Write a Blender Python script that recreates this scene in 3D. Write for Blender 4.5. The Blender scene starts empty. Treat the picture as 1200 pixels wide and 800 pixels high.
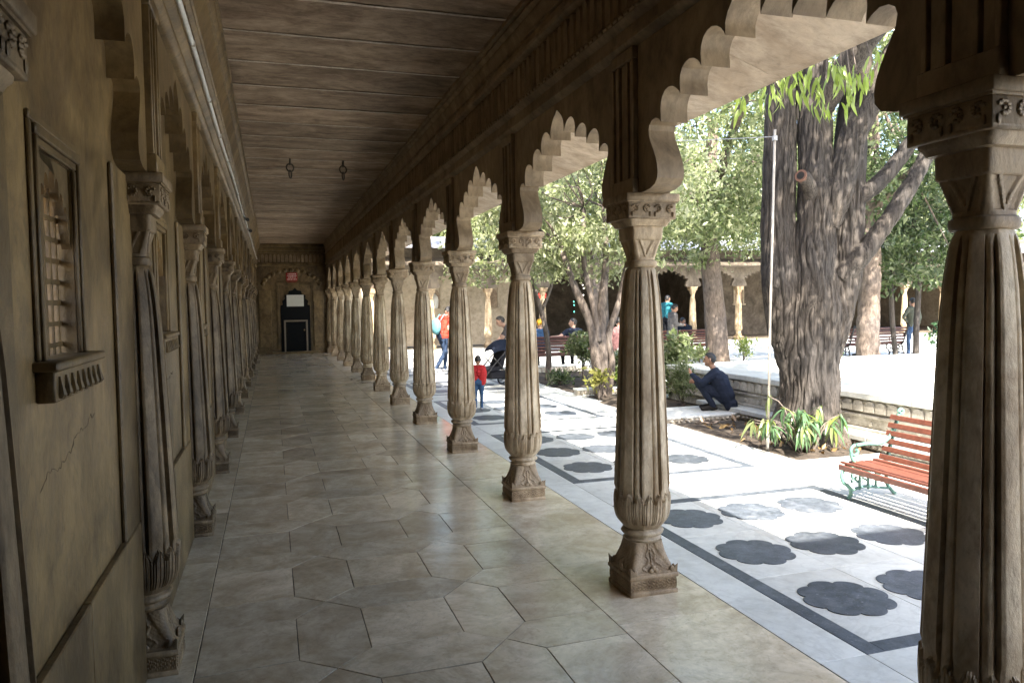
import bpy, bmesh, math, random
import numpy as np
from mathutils import Vector, Matrix, noise as mnoise

random.seed(7)
RNG = np.random.default_rng(7)
SC = bpy.context.scene
COL = SC.collection
PI = math.pi

# ------------------------------------------------------------------ camera
H = 1.70
F_PX, YAW, PITCH, ROLL = 891.2, 0.3054, 0.0495, -0.0146
fwd = Vector((math.sin(YAW) * math.cos(PITCH), math.cos(YAW) * math.cos(PITCH), -math.sin(PITCH)))
r0 = Vector((math.cos(YAW), -math.sin(YAW), 0)); u0 = r0.cross(fwd)
rt = r0 * math.cos(ROLL) + u0 * math.sin(ROLL); up = -r0 * math.sin(ROLL) + u0 * math.cos(ROLL)
cam_d = bpy.data.cameras.new('camera'); cam = bpy.data.objects.new('camera', cam_d); COL.objects.link(cam)
cam_d.sensor_width = 36.0; cam_d.sensor_fit = 'HORIZONTAL'; cam_d.lens = F_PX / 1200 * 36
cam_d.clip_start = 0.05; cam_d.clip_end = 2000
m = Matrix.Identity(4)
for i in range(3):
    m[i][0] = rt[i]; m[i][1] = up[i]; m[i][2] = -fwd[i]; m[i][3] = (0, 0, H)[i]
cam.matrix_world = m
SC.camera = cam

# ------------------------------------------------------------------ light
SUN_D = Vector((0.12, 0.95, -1.0)).normalized()          # the way sunlight travels
EL = math.asin(-SUN_D.z); AZ = math.atan2(-SUN_D.x, -SUN_D.y)
w = bpy.data.worlds.new('World'); SC.world = w; w.use_nodes = True
nt = w.node_tree; nt.nodes.clear()
sky = nt.nodes.new('ShaderNodeTexSky'); sky.sky_type = 'NISHITA'; sky.sun_disc = False
sky.sun_elevation = EL; sky.sun_rotation = AZ; sky.air_density = 1.0; sky.dust_density = 3.0; sky.ozone_density = 1.0
bg = nt.nodes.new('ShaderNodeBackground'); bg.inputs['Strength'].default_value = 0.15
wo = nt.nodes.new('ShaderNodeOutputWorld')
nt.links.new(sky.outputs[0], bg.inputs[0]); nt.links.new(bg.outputs[0], wo.inputs[0])
sd = bpy.data.lights.new('sun', 'SUN'); sd.energy = 5.0; sd.angle = math.radians(0.5); sd.color = (1.0, 0.92, 0.80)
sun = bpy.data.objects.new('sun', sd); COL.objects.link(sun)
sun.rotation_mode = 'QUATERNION'; sun.rotation_quaternion = SUN_D.to_track_quat('-Z', 'Y'); sun.location = (0, -10, 30)
SC.view_settings.view_transform = 'Standard'; SC.view_settings.look = 'None'
SC.view_settings.gamma = 1.0; SC.view_settings.use_curve_mapping = False
SC.view_settings.exposure = 2.6
cy = SC.cycles
cy.use_denoising = True
try: cy.denoiser = 'OPENIMAGEDENOISE'
except Exception: pass
cy.max_bounces = 10; cy.diffuse_bounces = 6; cy.glossy_bounces = 4; cy.transmission_bounces = 4
cy.sample_clamp_indirect = 8.0; cy.use_adaptive_sampling = False
cy.caustics_reflective = False; cy.caustics_refractive = False

# ------------------------------------------------------------------ materials
MAT = {}
def nodes(name):
    mt = bpy.data.materials.new(name); mt.use_nodes = True
    t = mt.node_tree; t.nodes.clear()
    out = t.nodes.new('ShaderNodeOutputMaterial')
    MAT[name] = mt
    def N(kind, **kw):
        n = t.nodes.new(kind)
        for k, v in kw.items():
            if k in n.inputs: n.inputs[k].default_value = v
            else: setattr(n, k, v)
        return n
    L = lambda a, b: t.links.new(a, b)
    return mt, N, L, out
def c4(c): return (c[0], c[1], c[2], 1.0)
def ramp(N, stops):
    r = N('ShaderNodeValToRGB'); e = r.color_ramp.elements
    while len(e) < len(stops): e.new(0.5)
    for el, (p, c) in zip(e, stops): el.position = p; el.color = c4(c)
    return r
def mixrgb(N, L, a, b, fac, mode='MIX'):
    n = N('ShaderNodeMix', data_type='RGBA', blend_type=mode)
    for sock, v in ((n.inputs[0], fac), (n.inputs[6], a), (n.inputs[7], b)):
        if hasattr(v, 'links'): L(v, sock)
        elif isinstance(v, (int, float)): sock.default_value = v
        else: sock.default_value = c4(v)
    return n.outputs[2]

def stone(name, dark, light, stain=(0.10, 0.08, 0.06), scale=3.0, rough=0.6, bump=0.25, vary=0.25,
          stain_amt=0.45, vein=None, stretch=(1, 1, 1), rough_var=0.15, fine=60.0, spec=0.4, speck=0.30, vein_amt=0.5, mott=0.8):
    mt, N, L, out = nodes(name)
    tc = N('ShaderNodeTexCoord'); oi = N('ShaderNodeObjectInfo')
    sc = N('ShaderNodeVectorMath', operation='SCALE'); sc.inputs[3].default_value = 37.0
    cmb = N('ShaderNodeCombineXYZ'); L(oi.outputs['Random'], cmb.inputs[0]); L(oi.outputs['Random'], cmb.inputs[1]); L(oi.outputs['Random'], cmb.inputs[2])
    L(cmb.outputs[0], sc.inputs[0])
    mp = N('ShaderNodeMapping'); mp.inputs['Scale'].default_value = stretch
    L(tc.outputs['Object'], mp.inputs[0])
    ad = N('ShaderNodeVectorMath', operation='ADD'); L(mp.outputs[0], ad.inputs[0]); L(sc.outputs[0], ad.inputs[1])
    P = ad.outputs[0]
    n1 = N('ShaderNodeTexNoise', Scale=scale, Detail=8.0, Roughness=0.65, Distortion=0.6); L(P, n1.inputs['Vector'])
    r1 = ramp(N, [(0.36, dark), (0.64, light)]); L(n1.outputs[0], r1.inputs[0])
    n2 = N('ShaderNodeTexNoise', Scale=scale * 0.35, Detail=6.0, Roughness=0.7, Distortion=1.2); L(P, n2.inputs['Vector'])
    r2 = ramp(N, [(0.48, (0, 0, 0)), (0.72, (1, 1, 1))]); L(n2.outputs[0], r2.inputs[0])
    ml = N('ShaderNodeMath', operation='MULTIPLY'); ml.inputs[1].default_value = stain_amt; L(r2.outputs[0], ml.inputs[0])
    col = mixrgb(N, L, r1.outputs[0], stain, ml.outputs[0])
    n4 = N('ShaderNodeTexNoise', Scale=fine, Detail=4.0, Roughness=0.6); L(P, n4.inputs['Vector'])
    r4 = ramp(N, [(0.60, (0, 0, 0)), (0.75, (1, 1, 1))]); L(n4.outputs[0], r4.inputs[0])
    m4 = N('ShaderNodeMath', operation='MULTIPLY'); m4.inputs[1].default_value = speck; L(r4.outputs[0], m4.inputs[0])
    col = mixrgb(N, L, col, stain, m4.outputs[0])
    if vein:
        nv = N('ShaderNodeTexNoise', Scale=scale * 0.8, Detail=10.0, Roughness=0.6, Distortion=2.5); L(P, nv.inputs['Vector'])
        s1 = N('ShaderNodeMath', operation='SUBTRACT'); s1.inputs[1].default_value = 0.5; L(nv.outputs[0], s1.inputs[0])
        s2 = N('ShaderNodeMath', operation='ABSOLUTE'); L(s1.outputs[0], s2.inputs[0])
        rv = ramp(N, [(0.0, (1, 1, 1)), (0.035, (0, 0, 0))]); L(s2.outputs[0], rv.inputs[0])
        mv = N('ShaderNodeMath', operation='MULTIPLY'); mv.inputs[1].default_value = vein_amt; L(rv.outputs[0], mv.inputs[0])
        col = mixrgb(N, L, col, vein, mv.outputs[0])
    n5 = N('ShaderNodeTexNoise', Scale=scale * 5.5, Detail=7.0, Roughness=0.7, Distortion=0.4); L(P, n5.inputs['Vector'])
    r5 = ramp(N, [(0.34, (0.66, 0.64, 0.61)), (0.50, (1, 1, 1)), (0.68, (1.22, 1.21, 1.19))]); L(n5.outputs[0], r5.inputs[0])
    col = mixrgb(N, L, col, r5.outputs[0], mott, 'MULTIPLY')
    # each piece is a slightly different block
    hs = N('ShaderNodeHueSaturation'); L(col, hs.inputs['Color'])
    mr = N('ShaderNodeMapRange'); mr.inputs[3].default_value = 1 - vary; mr.inputs[4].default_value = 1 + vary * 0.6
    L(oi.outputs['Random'], mr.inputs[0]); L(mr.outputs[0], hs.inputs['Value'])
    b = N('ShaderNodeBsdfPrincipled'); L(hs.outputs[0], b.inputs['Base Color'])
    b.inputs['Specular IOR Level'].default_value = spec
    rr = N('ShaderNodeMapRange'); rr.inputs[3].default_value = rough - rough_var; rr.inputs[4].default_value = rough + rough_var
    L(n2.outputs[0], rr.inputs[0]); L(rr.outputs[0], b.inputs['Roughness'])
    bm = N('ShaderNodeBump', Strength=bump, Distance=0.012)
    n3 = N('ShaderNodeTexNoise', Scale=scale * 9, Detail=8.0, Roughness=0.7); L(P, n3.inputs['Vector'])
    L(n3.outputs[0], bm.inputs['Height']); L(bm.outputs[0], b.inputs['Normal'])
    L(b.outputs[0], out.inputs[0])
    return mt

def plain(name, col, rough=0.5, metallic=0.0, vary=0.15, scale=12.0, bump=0.1, spec=0.5, coat=0.0):
    mt, N, L, out = nodes(name)
    tc = N('ShaderNodeTexCoord'); n = N('ShaderNodeTexNoise', Scale=scale, Detail=6.0, Roughness=0.65); L(tc.outputs['Object'], n.inputs['Vector'])
    lo = tuple(max(0, c * (1 - vary)) for c in col); hi = tuple(min(1, c * (1 + vary)) for c in col)
    r = ramp(N, [(0.3, lo), (0.7, hi)]); L(n.outputs[0], r.inputs[0])
    b = N('ShaderNodeBsdfPrincipled'); L(r.outputs[0], b.inputs['Base Color'])
    b.inputs['Roughness'].default_value = rough; b.inputs['Metallic'].default_value = metallic
    b.inputs['Specular IOR Level'].default_value = spec; b.inputs['Coat Weight'].default_value = coat
    bm = N('ShaderNodeBump', Strength=bump, Distance=0.01); L(n.outputs[0], bm.inputs['Height']); L(bm.outputs[0], b.inputs['Normal'])
    L(b.outputs[0], out.inputs[0])
    return mt

def leafmat(name, a, b_, c_, trans=0.45):
    mt, N, L, out = nodes(name)
    g = N('ShaderNodeNewGeometry')
    r = ramp(N, [(0.0, a), (0.55, b_), (1.0, c_)]); L(g.outputs['Random Per Island'], r.inputs[0])
    b = N('ShaderNodeBsdfPrincipled'); L(r.outputs[0], b.inputs['Base Color']); b.inputs['Roughness'].default_value = 0.33
    b.inputs['Specular IOR Level'].default_value = 0.6
    t = N('ShaderNodeBsdfTranslucent')
    hs = N('ShaderNodeHueSaturation', Value=1.35, Saturation=1.15); L(r.outputs[0], hs.inputs['Color']); L(hs.outputs[0], t.inputs[0])
    mx = N('ShaderNodeMixShader'); mx.inputs[0].default_value = trans
    L(b.outputs[0], mx.inputs[1]); L(t.outputs[0], mx.inputs[2]); L(mx.outputs[0], out.inputs[0])
    return mt

def barkmat(name, dark, light, sz=(9, 9, 1.3), bump=0.8, sc=4.0):
    mt, N, L, out = nodes(name)
    tc = N('ShaderNodeTexCoord'); mp = N('ShaderNodeMapping'); mp.inputs['Scale'].default_value = sz; L(tc.outputs['Object'], mp.inputs[0])
    n = N('ShaderNodeTexNoise', Scale=sc, Detail=9.0, Roughness=0.65, Distortion=0.8); L(mp.outputs[0], n.inputs['Vector'])
    r = ramp(N, [(0.34, dark), (0.52, tuple((x + y) / 2 for x, y in zip(dark, light))), (0.72, light)]); L(n.outputs[0], r.inputs[0])
    n2 = N('ShaderNodeTexNoise', Scale=1.3, Detail=5.0); L(tc.outputs['Object'], n2.inputs['Vector'])
    r2 = ramp(N, [(0.35, (0.75, 0.75, 0.78)), (0.7, (1.25, 1.15, 1.05))]); L(n2.outputs[0], r2.inputs[0])
    col = mixrgb(N, L, r.outputs[0], r2.outputs[0], 1.0, 'MULTIPLY')
    b = N('ShaderNodeBsdfPrincipled'); L(col, b.inputs['Base Color']); b.inputs['Roughness'].default_value = 0.9
    b.inputs['Specular IOR Level'].default_value = 0.2
    bm = N('ShaderNodeBump', Strength=bump, Distance=0.03); L(n.outputs[0], bm.inputs['Height']); L(bm.outputs[0], b.inputs['Normal'])
    L(b.outputs[0], out.inputs[0])
    return mt

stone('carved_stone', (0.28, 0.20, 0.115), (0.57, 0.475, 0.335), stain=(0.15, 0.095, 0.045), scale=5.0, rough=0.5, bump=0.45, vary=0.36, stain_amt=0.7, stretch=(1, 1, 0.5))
stone('capital_stone', (0.205, 0.142, 0.08), (0.44, 0.34, 0.22), stain=(0.085, 0.058, 0.034), scale=6.0, rough=0.55, bump=0.4, vary=0.28, stain_amt=0.6, stretch=(1, 1, 0.5))
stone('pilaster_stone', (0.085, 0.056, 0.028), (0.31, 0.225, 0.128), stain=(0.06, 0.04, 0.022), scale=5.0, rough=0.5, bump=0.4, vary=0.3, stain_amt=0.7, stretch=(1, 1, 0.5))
stone('arch_stone', (0.165, 0.115, 0.066), (0.36, 0.275, 0.175), stain=(0.14, 0.10, 0.06), scale=3.0, rough=0.6, bump=0.3, vary=0.15, stretch=(1, 1, 0.5))
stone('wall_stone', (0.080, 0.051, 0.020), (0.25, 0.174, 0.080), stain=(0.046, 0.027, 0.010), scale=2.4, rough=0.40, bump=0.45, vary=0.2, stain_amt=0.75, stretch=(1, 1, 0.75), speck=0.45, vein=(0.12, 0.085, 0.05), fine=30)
stone('ceiling_stone', (0.21, 0.145, 0.095), (0.48, 0.365, 0.26), stain=(0.095, 0.064, 0.042), scale=2.6, rough=0.75, bump=0.4, vary=0.22, stretch=(0.8, 1.5, 1), stain_amt=0.65, speck=0.5)
stone('mortar_pale', (0.50, 0.43, 0.35), (0.72, 0.64, 0.54), scale=6, rough=0.8, vary=0.1)
stone('mortar_dark', (0.055, 0.045, 0.035), (0.11, 0.09, 0.07), scale=8, rough=0.9, vary=0.1)
stone('tile_marble', (0.48, 0.405, 0.285), (0.70, 0.62, 0.48), stain=(0.28, 0.20, 0.115), scale=3.2, rough=0.18, bump=0.08, vary=0.24, stain_amt=0.6, vein=(0.27, 0.23, 0.18), rough_var=0.12, fine=38, spec=0.5, vein_amt=0.22, speck=0.45, mott=0.38)
stone('white_marble', (0.52, 0.535, 0.515), (0.645, 0.66, 0.635), stain=(0.42, 0.395, 0.34), scale=1.8, rough=0.40, bump=0.10, vary=0.10, stain_amt=0.5, mott=0.35, vein_amt=0.35, vein=(0.40, 0.41, 0.40), rough_var=0.1, fine=50)
stone('granite_dark', (0.040, 0.049, 0.062), (0.085, 0.10, 0.125), stain=(0.24, 0.26, 0.29), scale=14.0, rough=0.40, bump=0.08, vary=0.25, fine=55, speck=0.8)
stone('garden_stone', (0.34, 0.31, 0.26), (0.52, 0.49, 0.43), stain=(0.15, 0.13, 0.10), scale=3.0, rough=0.75, bump=0.4, vary=0.2, stain_amt=0.6)
stone('eave_stone', (0.36, 0.27, 0.185), (0.55, 0.45, 0.345), stain=(0.22, 0.155, 0.10), scale=1.5, rough=0.7, bump=0.3, vary=0.12, stain_amt=0.6, stretch=(1, 1.3, 1), speck=0.5)
stone('gallery_shade_stone', (0.085, 0.068, 0.05), (0.20, 0.165, 0.125), stain=(0.05, 0.04, 0.03), scale=1.5, rough=0.85, bump=0.3, vary=0.15, stain_amt=0.6)  # grey-brown gallery stone, its colour darkened further to stand for shade
stone('facade_stone', (0.40, 0.33, 0.24), (0.52, 0.45, 0.345), stain=(0.24, 0.18, 0.12), scale=1.2, rough=0.75, bump=0.25, vary=0.1, stain_amt=0.5)
stone('ground_earth', (0.20, 0.17, 0.13), (0.30, 0.26, 0.20), scale=0.8, rough=0.95, vary=0.05)
stone('soil', (0.030, 0.023, 0.017), (0.085, 0.066, 0.05), stain=(0.018, 0.014, 0.010), scale=7.0, rough=0.95, bump=0.9, vary=0.1)
stone('tin_roof', (0.16, 0.17, 0.19), (0.26, 0.27, 0.30), stain=(0.2, 0.19, 0.18), scale=1.5, rough=0.5, vary=0.1)
barkmat('bark_dark', (0.022, 0.020, 0.018), (0.115, 0.105, 0.096), sz=(22, 22, 2.6), bump=1.0, sc=2.2)
barkmat('bark_grey', (0.06, 0.052, 0.046), (0.19, 0.165, 0.145), bump=0.5, sz=(5, 5, 2))
barkmat('bark_pink', (0.065, 0.054, 0.046), (0.20, 0.168, 0.145), bump=0.7, sz=(5, 5, 1.6))
plain('cut_wood', (0.15, 0.075, 0.048), 0.8)
plain('hollow', (0.015, 0.012, 0.01), 0.9)
leafmat('leaf_mid', (0.08, 0.11, 0.04), (0.16, 0.195, 0.085), (0.30, 0.315, 0.185))
leafmat('leaf_pale', (0.13, 0.16, 0.06), (0.24, 0.27, 0.14), (0.38, 0.39, 0.26))
leafmat('leaf_deep', (0.035, 0.06, 0.022), (0.07, 0.10, 0.042), (0.15, 0.18, 0.09))
leafmat('leaf_lime', (0.10, 0.16, 0.03), (0.18, 0.24, 0.06), (0.30, 0.33, 0.13), 0.55)
leafmat('leaf_blue', (0.035, 0.085, 0.040), (0.065, 0.13, 0.060), (0.13, 0.19, 0.075), 0.3)
leafmat('leaf_yellow', (0.16, 0.18, 0.04), (0.26, 0.26, 0.07), (0.34, 0.32, 0.12))
leafmat('leaf_dry', (0.12, 0.07, 0.03), (0.20, 0.12, 0.05), (0.28, 0.20, 0.10), 0.2)
plain('slat_red', (0.125, 0.043, 0.027), 0.5, vary=0.3, scale=20, coat=0.15)
plain('slat_maroon', (0.075, 0.028, 0.024), 0.5, vary=0.2, scale=20)
plain('iron_green', (0.09, 0.20, 0.165), 0.45, vary=0.25, scale=30, bump=0.2)
plain('iron_black', (0.025, 0.025, 0.027), 0.5)
plain('pipe_white', (0.60, 0.60, 0.58), 0.4)
plain('pipe_grey', (0.42, 0.38, 0.33), 0.45)
plain('wire_grey', (0.35, 0.36, 0.38), 0.5)
plain('door_dark', (0.005, 0.006, 0.007), 0.8, spec=0.2)
plain('door_frame', (0.20, 0.165, 0.12), 0.6)
plain('paper_white', (0.66, 0.66, 0.62), 0.7, vary=0.05)
plain('sign_red', (0.30, 0.02, 0.018), 0.5, vary=0.1)
plain('brass', (0.25, 0.18, 0.09), 0.5, 0.7)
plain('hook_iron', (0.10, 0.08, 0.06), 0.6, 0.6)
plain('vase_white', (0.70, 0.69, 0.66), 0.5, vary=0.06)
plain('skin', (0.30, 0.165, 0.105), 0.5, vary=0.08, bump=0.02)
plain('skin_fair', (0.47, 0.29, 0.21), 0.5, vary=0.08, bump=0.02)
plain('hair_black', (0.012, 0.010, 0.009), 0.55, bump=0.3, scale=60)
for nm, c in dict(cloth_navy=(0.012, 0.017, 0.032), cloth_red=(0.32, 0.02, 0.022), cloth_orange=(0.33, 0.045, 0.028), cloth_denim=(0.02, 0.035, 0.07),
                  cloth_cyan=(0.025, 0.15, 0.19), bag_cyan=(0.10, 0.25, 0.29), cloth_grey=(0.10, 0.095, 0.095), cloth_black=(0.016, 0.016, 0.020), cloth_olive=(0.075, 0.080, 0.060),
                  cloth_jeans=(0.05, 0.085, 0.16), cloth_pink=(0.36, 0.18, 0.17), cloth_white=(0.62, 0.61, 0.58), cloth_yellow=(0.35, 0.20, 0.02),
                  cloth_blue=(0.035, 0.075, 0.15), cloth_teal=(0.06, 0.13, 0.14), shoe_dark=(0.02, 0.018, 0.016), shoe_pale=(0.45, 0.45, 0.47)).items():
    plain(nm, c, 0.85, vary=0.2, scale=25, bump=0.25, spec=0.2)
mt, N, L, out = nodes('water')
b = N('ShaderNodeBsdfPrincipled'); b.inputs['Base Color'].default_value = (0.62, 0.66, 0.64, 1); b.inputs['Roughness'].default_value = 0.06
b.inputs['Specular IOR Level'].default_value = 0.6
tc = N('ShaderNodeTexCoord'); n = N('ShaderNodeTexNoise', Scale=2.5, Detail=3.0); L(tc.outputs['Object'], n.inputs['Vector'])
bm = N('ShaderNodeBump', Strength=0.06, Distance=0.05); L(n.outputs[0], bm.inputs['Height']); L(bm.outputs[0], b.inputs['Normal']); L(b.outputs[0], out.inputs[0])
def emitter(name, col, s):
    mt, N, L, out = nodes(name)
    e = N('ShaderNodeEmission', Strength=s); e.inputs[0].default_value = c4(col); L(e.outputs[0], out.inputs[0])
emitter('led_red', (1, 0.03, 0.02), 1.6); emitter('led_green', (0.2, 1.0, 0.7), 0.7); emitter('led_white', (1, 0.95, 0.85), 0.9)

# ------------------------------------------------------------------ mesh helpers
class MB:
    def __init__(s): s.v = []; s.f = []; s.mi = []
    def add(s, V, F, mi=0):
        o = len(s.v); s.v += [tuple(p) for p in V]
        for f in F: s.f.append(tuple(i + o for i in f)); s.mi.append(mi)
        return s
    def box(s, x0, x1, y0, y1, z0, z1, b=0.0, mi=0):
        lo = (min(x0, x1), min(y0, y1), min(z0, z1)); hi = (max(x0, x1), max(y0, y1), max(z0, z1))
        b = min(b, 0.45 * min(hi[i] - lo[i] for i in range(3)))
        if b <= 0:
            V = [(hi[0] if i & 1 else lo[0], hi[1] if i & 2 else lo[1], hi[2] if i & 4 else lo[2]) for i in range(8)]
            return s.add(V, [(0, 2, 3, 1), (4, 5, 7, 6), (0, 1, 5, 4), (2, 6, 7, 3), (0, 4, 6, 2), (1, 3, 7, 5)], mi)
        V = []; ix = {}
        for i in range(8):
            sg = [1 if i >> k & 1 else -1 for k in range(3)]
            for a in range(3):
                p = [(hi[k] if sg[k] > 0 else lo[k]) - (0 if k == a else sg[k] * b) for k in range(3)]
                ix[(i, a)] = len(V); V.append(p)
        F = []
        for a in range(3):
            k1, k2 = [k for k in range(3) if k != a]
            for sgn in (0, 1):
                q = []
                for c1, c2 in ((0, 0), (1, 0), (1, 1), (0, 1)):
                    q.append(ix[((sgn << a) | (c1 << k1) | (c2 << k2), a)])
                F.append(q)
            for c1 in (0, 1):
                for c2 in (0, 1):
                    i0 = (c1 << k1) | (c2 << k2); i1 = i0 | (1 << a)
                    F.append((ix[(i0, k1)], ix[(i1, k1)], ix[(i1, k2)], ix[(i0, k2)]))
        for i in range(8): F.append((ix[(i, 0)], ix[(i, 1)], ix[(i, 2)]))
        return s.add(V, F, mi)
    def prism(s, poly, axis, a, b, mi=0, caps=True):
        n = len(poly); V = []
        for t in (a, b):
            for u, v in poly:
                V.append({'x': (t, u, v), 'y': (u, t, v), 'z': (u, v, t)}[axis])
        F = [(i, (i + 1) % n, n + (i + 1) % n, n + i) for i in range(n)]
        if caps: F += [tuple(range(n - 1, -1, -1)), tuple(range(n, 2 * n))]
        return s.add(V, F, mi)
    def tube(s, path, radii, n=8, mi=0, caps=True, squash=1.0):
        P = [Vector(p) for p in path]; k = len(P)
        if isinstance(radii, (int, float)): radii = [radii] * k
        V = []; ref = None
        for i in range(k):
            d = (P[min(i + 1, k - 1)] - P[max(i - 1, 0)])
            if d.length < 1e-9: d = Vector((0, 0, 1))
            d.normalize()
            if ref is None:
                ref = Vector((1, 0, 0)) if abs(d.x) < 0.8 else Vector((0, 1, 0))
            a = (ref - d * ref.dot(d)).normalized(); bb = d.cross(a); ref = a
            for j in range(n):
                t = 2 * PI * j / n
                V.append(P[i] + (a * math.cos(t) + bb * math.sin(t) * squash) * radii[i])
        F = [(i * n + j, i * n + (j + 1) % n, (i + 1) * n + (j + 1) % n, (i + 1) * n + j) for i in range(k - 1) for j in range(n)]
        if caps: F += [tuple(range(n - 1, -1, -1)), tuple(range((k - 1) * n, k * n))]
        return s.add(V, F, mi)
    def grid(s, zs, nt, fn, mi=0, caps=True):
        V = []
        for z in zs:
            for j in range(nt):
                t = 2 * PI * j / nt; r = fn(t, z); V.append((r * math.cos(t), r * math.sin(t), z))
        k = len(zs)
        F = [(i * nt + j, i * nt + (j + 1) % nt, (i + 1) * nt + (j + 1) % nt, (i + 1) * nt + j) for i in range(k - 1) for j in range(nt)]
        if caps: F += [tuple(range(nt - 1, -1, -1)), tuple(range((k - 1) * nt, k * nt))]
        return s.add(V, F, mi)
    def ball(s, c, r, n=8, k=5, mi=0, R=None):
        V = []; r = r if hasattr(r, '__len__') else (r, r, r)
        for i in range(k + 1):
            ph = PI * i / k
            for j in range(n):
                t = 2 * PI * j / n
                p = Vector((r[0] * math.sin(ph) * math.cos(t), r[1] * math.sin(ph) * math.sin(t), r[2] * math.cos(ph)))
                if R is not None: p = R @ p
                V.append(p + Vector(c))
        F = [(i * n + j, (i + 1) * n + j, (i + 1) * n + (j + 1) % n, i * n + (j + 1) % n) for i in range(k) for j in range(n)]
        return s.add(V, F, mi)
    def data(s, name, mats, smooth=None, recalc=True, fix=False):
        me = bpy.data.meshes.new(name); me.from_pydata(s.v, [], s.f)
        for mname in (mats if isinstance(mats, (list, tuple)) else [mats]): me.materials.append(MAT[mname])
        if max(s.mi, default=0) > 0: me.polygons.foreach_set('material_index', s.mi)
        if recalc:
            bm = bmesh.new(); bm.from_mesh(me)
            if fix: bmesh.ops.remove_doubles(bm, verts=bm.verts, dist=1e-5)
            bmesh.ops.recalc_face_normals(bm, faces=bm.faces); bm.to_mesh(me); bm.free()
        if smooth is not None:
            me.polygons.foreach_set('use_smooth', [True] * len(me.polygons))
            if smooth < 180: me.set_sharp_from_angle(angle=math.radians(smooth))
        me.update()
        return me

def link(name, data, parent=None, loc=(0, 0, 0), rz=0.0, scale=None):
    o = bpy.data.objects.new(name, data); COL.objects.link(o)
    if parent is not None: o.parent = parent
    o.location = loc; o.rotation_euler = (0, 0, rz)
    if scale: o.scale = scale
    return o
def tag(o, label=None, cat=None, group=None, kind=None):
    if label: o['label'] = label
    if cat: o['category'] = cat
    if group: o['group'] = group
    if kind: o['kind'] = kind
    return o
def thing(name, label, cat, loc=(0, 0, 0), rz=0.0, group=None):
    return tag(link(name, None, None, loc, rz), label, cat, group)
def part(name, mb, mats, parent, smooth=None, loc=(0, 0, 0), rz=0.0, fix=False):
    return link(name, mb.data(name, mats, smooth, fix=fix), parent, loc, rz)
ORD = ['first', 'second', 'third', 'fourth', 'fifth', 'sixth', 'seventh', 'eighth', 'ninth', 'tenth', 'eleventh', 'twelfth', 'thirteenth', 'fourteenth', 'fifteenth', 'sixteenth']

S = 2.261           # bay length
YR0, YL0 = 4.05, 3.93
XC = 2.076          # arcade column line
Y_END = 29.1
Y_BACK = -4.6
ARC_F, ARC_B = 1.995, 2.155
WALL_X = -0.62
CEIL = 4.0

# ================================================================== THE SETTING: ground and floors
g = MB(); g.add([(-300, -300, -0.06), (300, -300, -0.06), (300, 300, -0.06), (-300, 300, -0.06)], [(0, 1, 2, 3)])
tag(part('ground', g, 'ground_earth', None), 'bare earth ground around the palace', 'ground', kind='structure')

# corridor floor: bed of mortar, every slab a piece of its own
fl = tag(part('corridor_floor', MB().box(-1.0, 2.415, Y_BACK, Y_END + 0.1, -0.05, -0.006), 'mortar_dark', None), 'worn cream marble slab floor of the arcaded corridor', 'floor', kind='structure')
def slab_mesh(poly, gap=0.0026, z1=0.0, z0=-0.03, bev=0.0016, jit=0.0):
    if jit:
        q_ = []
        for i in range(len(poly)):
            a0, a1 = Vector(poly[i]), Vector(poly[(i + 1) % len(poly)]); d_ = (a1 - a0); nrm = Vector((-d_.y, d_.x)).normalized(); k_ = max(3, int(d_.length / 0.05))
            for j in range(k_):
                w_ = 0.0 if j == 0 else rr_.random() ** 3 * jit * 1.6 + jit * 0.5 * rr_.random()
                q_.append(tuple(a0 + d_ * (j / k_) + nrm * w_))
        poly = q_
    n = len(poly); c = Vector((sum(p[0] for p in poly) / n, sum(p[1] for p in poly) / n))
    def inset(d):
        out = []
        for i in range(n):
            p0, p1, p2 = Vector(poly[i - 1]), Vector(poly[i]), Vector(poly[(i + 1) % n])
            a = (p1 - p0).normalized(); b = (p2 - p1).normalized()
            na, nb = Vector((-a.y, a.x)), Vector((-b.y, b.x))
            k = na + nb; k = k / max(0.35, k.dot(na)) if k.length > 1e-6 else na
            out.append(p1 + k * d)
        return out
    area = sum(poly[i - 1][0] * poly[i][1] - poly[i][0] * poly[i - 1][1] for i in range(n))
    sg = 1 if area > 0 else -1
    A = inset(sg * gap); B = inset(sg * (gap + bev))
    mb = MB(); V = [(p.x - c.x, p.y - c.y, z0) for p in A] + [(p.x - c.x, p.y - c.y, z1 - bev * 0.8) for p in A] + [(p.x - c.x, p.y - c.y, z1) for p in B]
    F = [(r * n + i, r * n + (i + 1) % n, (r + 1) * n + (i + 1) % n, (r + 1) * n + i) for r in (0, 1) for i in range(n)] + [tuple(range(2 * n, 3 * n))]
    mb.add(V, F)
    return mb, c
XS = [-0.39, 0.08, 0.43, 0.91, 1.25, 1.70]; XN1, XN2 = 0.25, 1.09
PER = 0.853; skew = lambda x: 0.048 * (x - 0.25)
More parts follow.
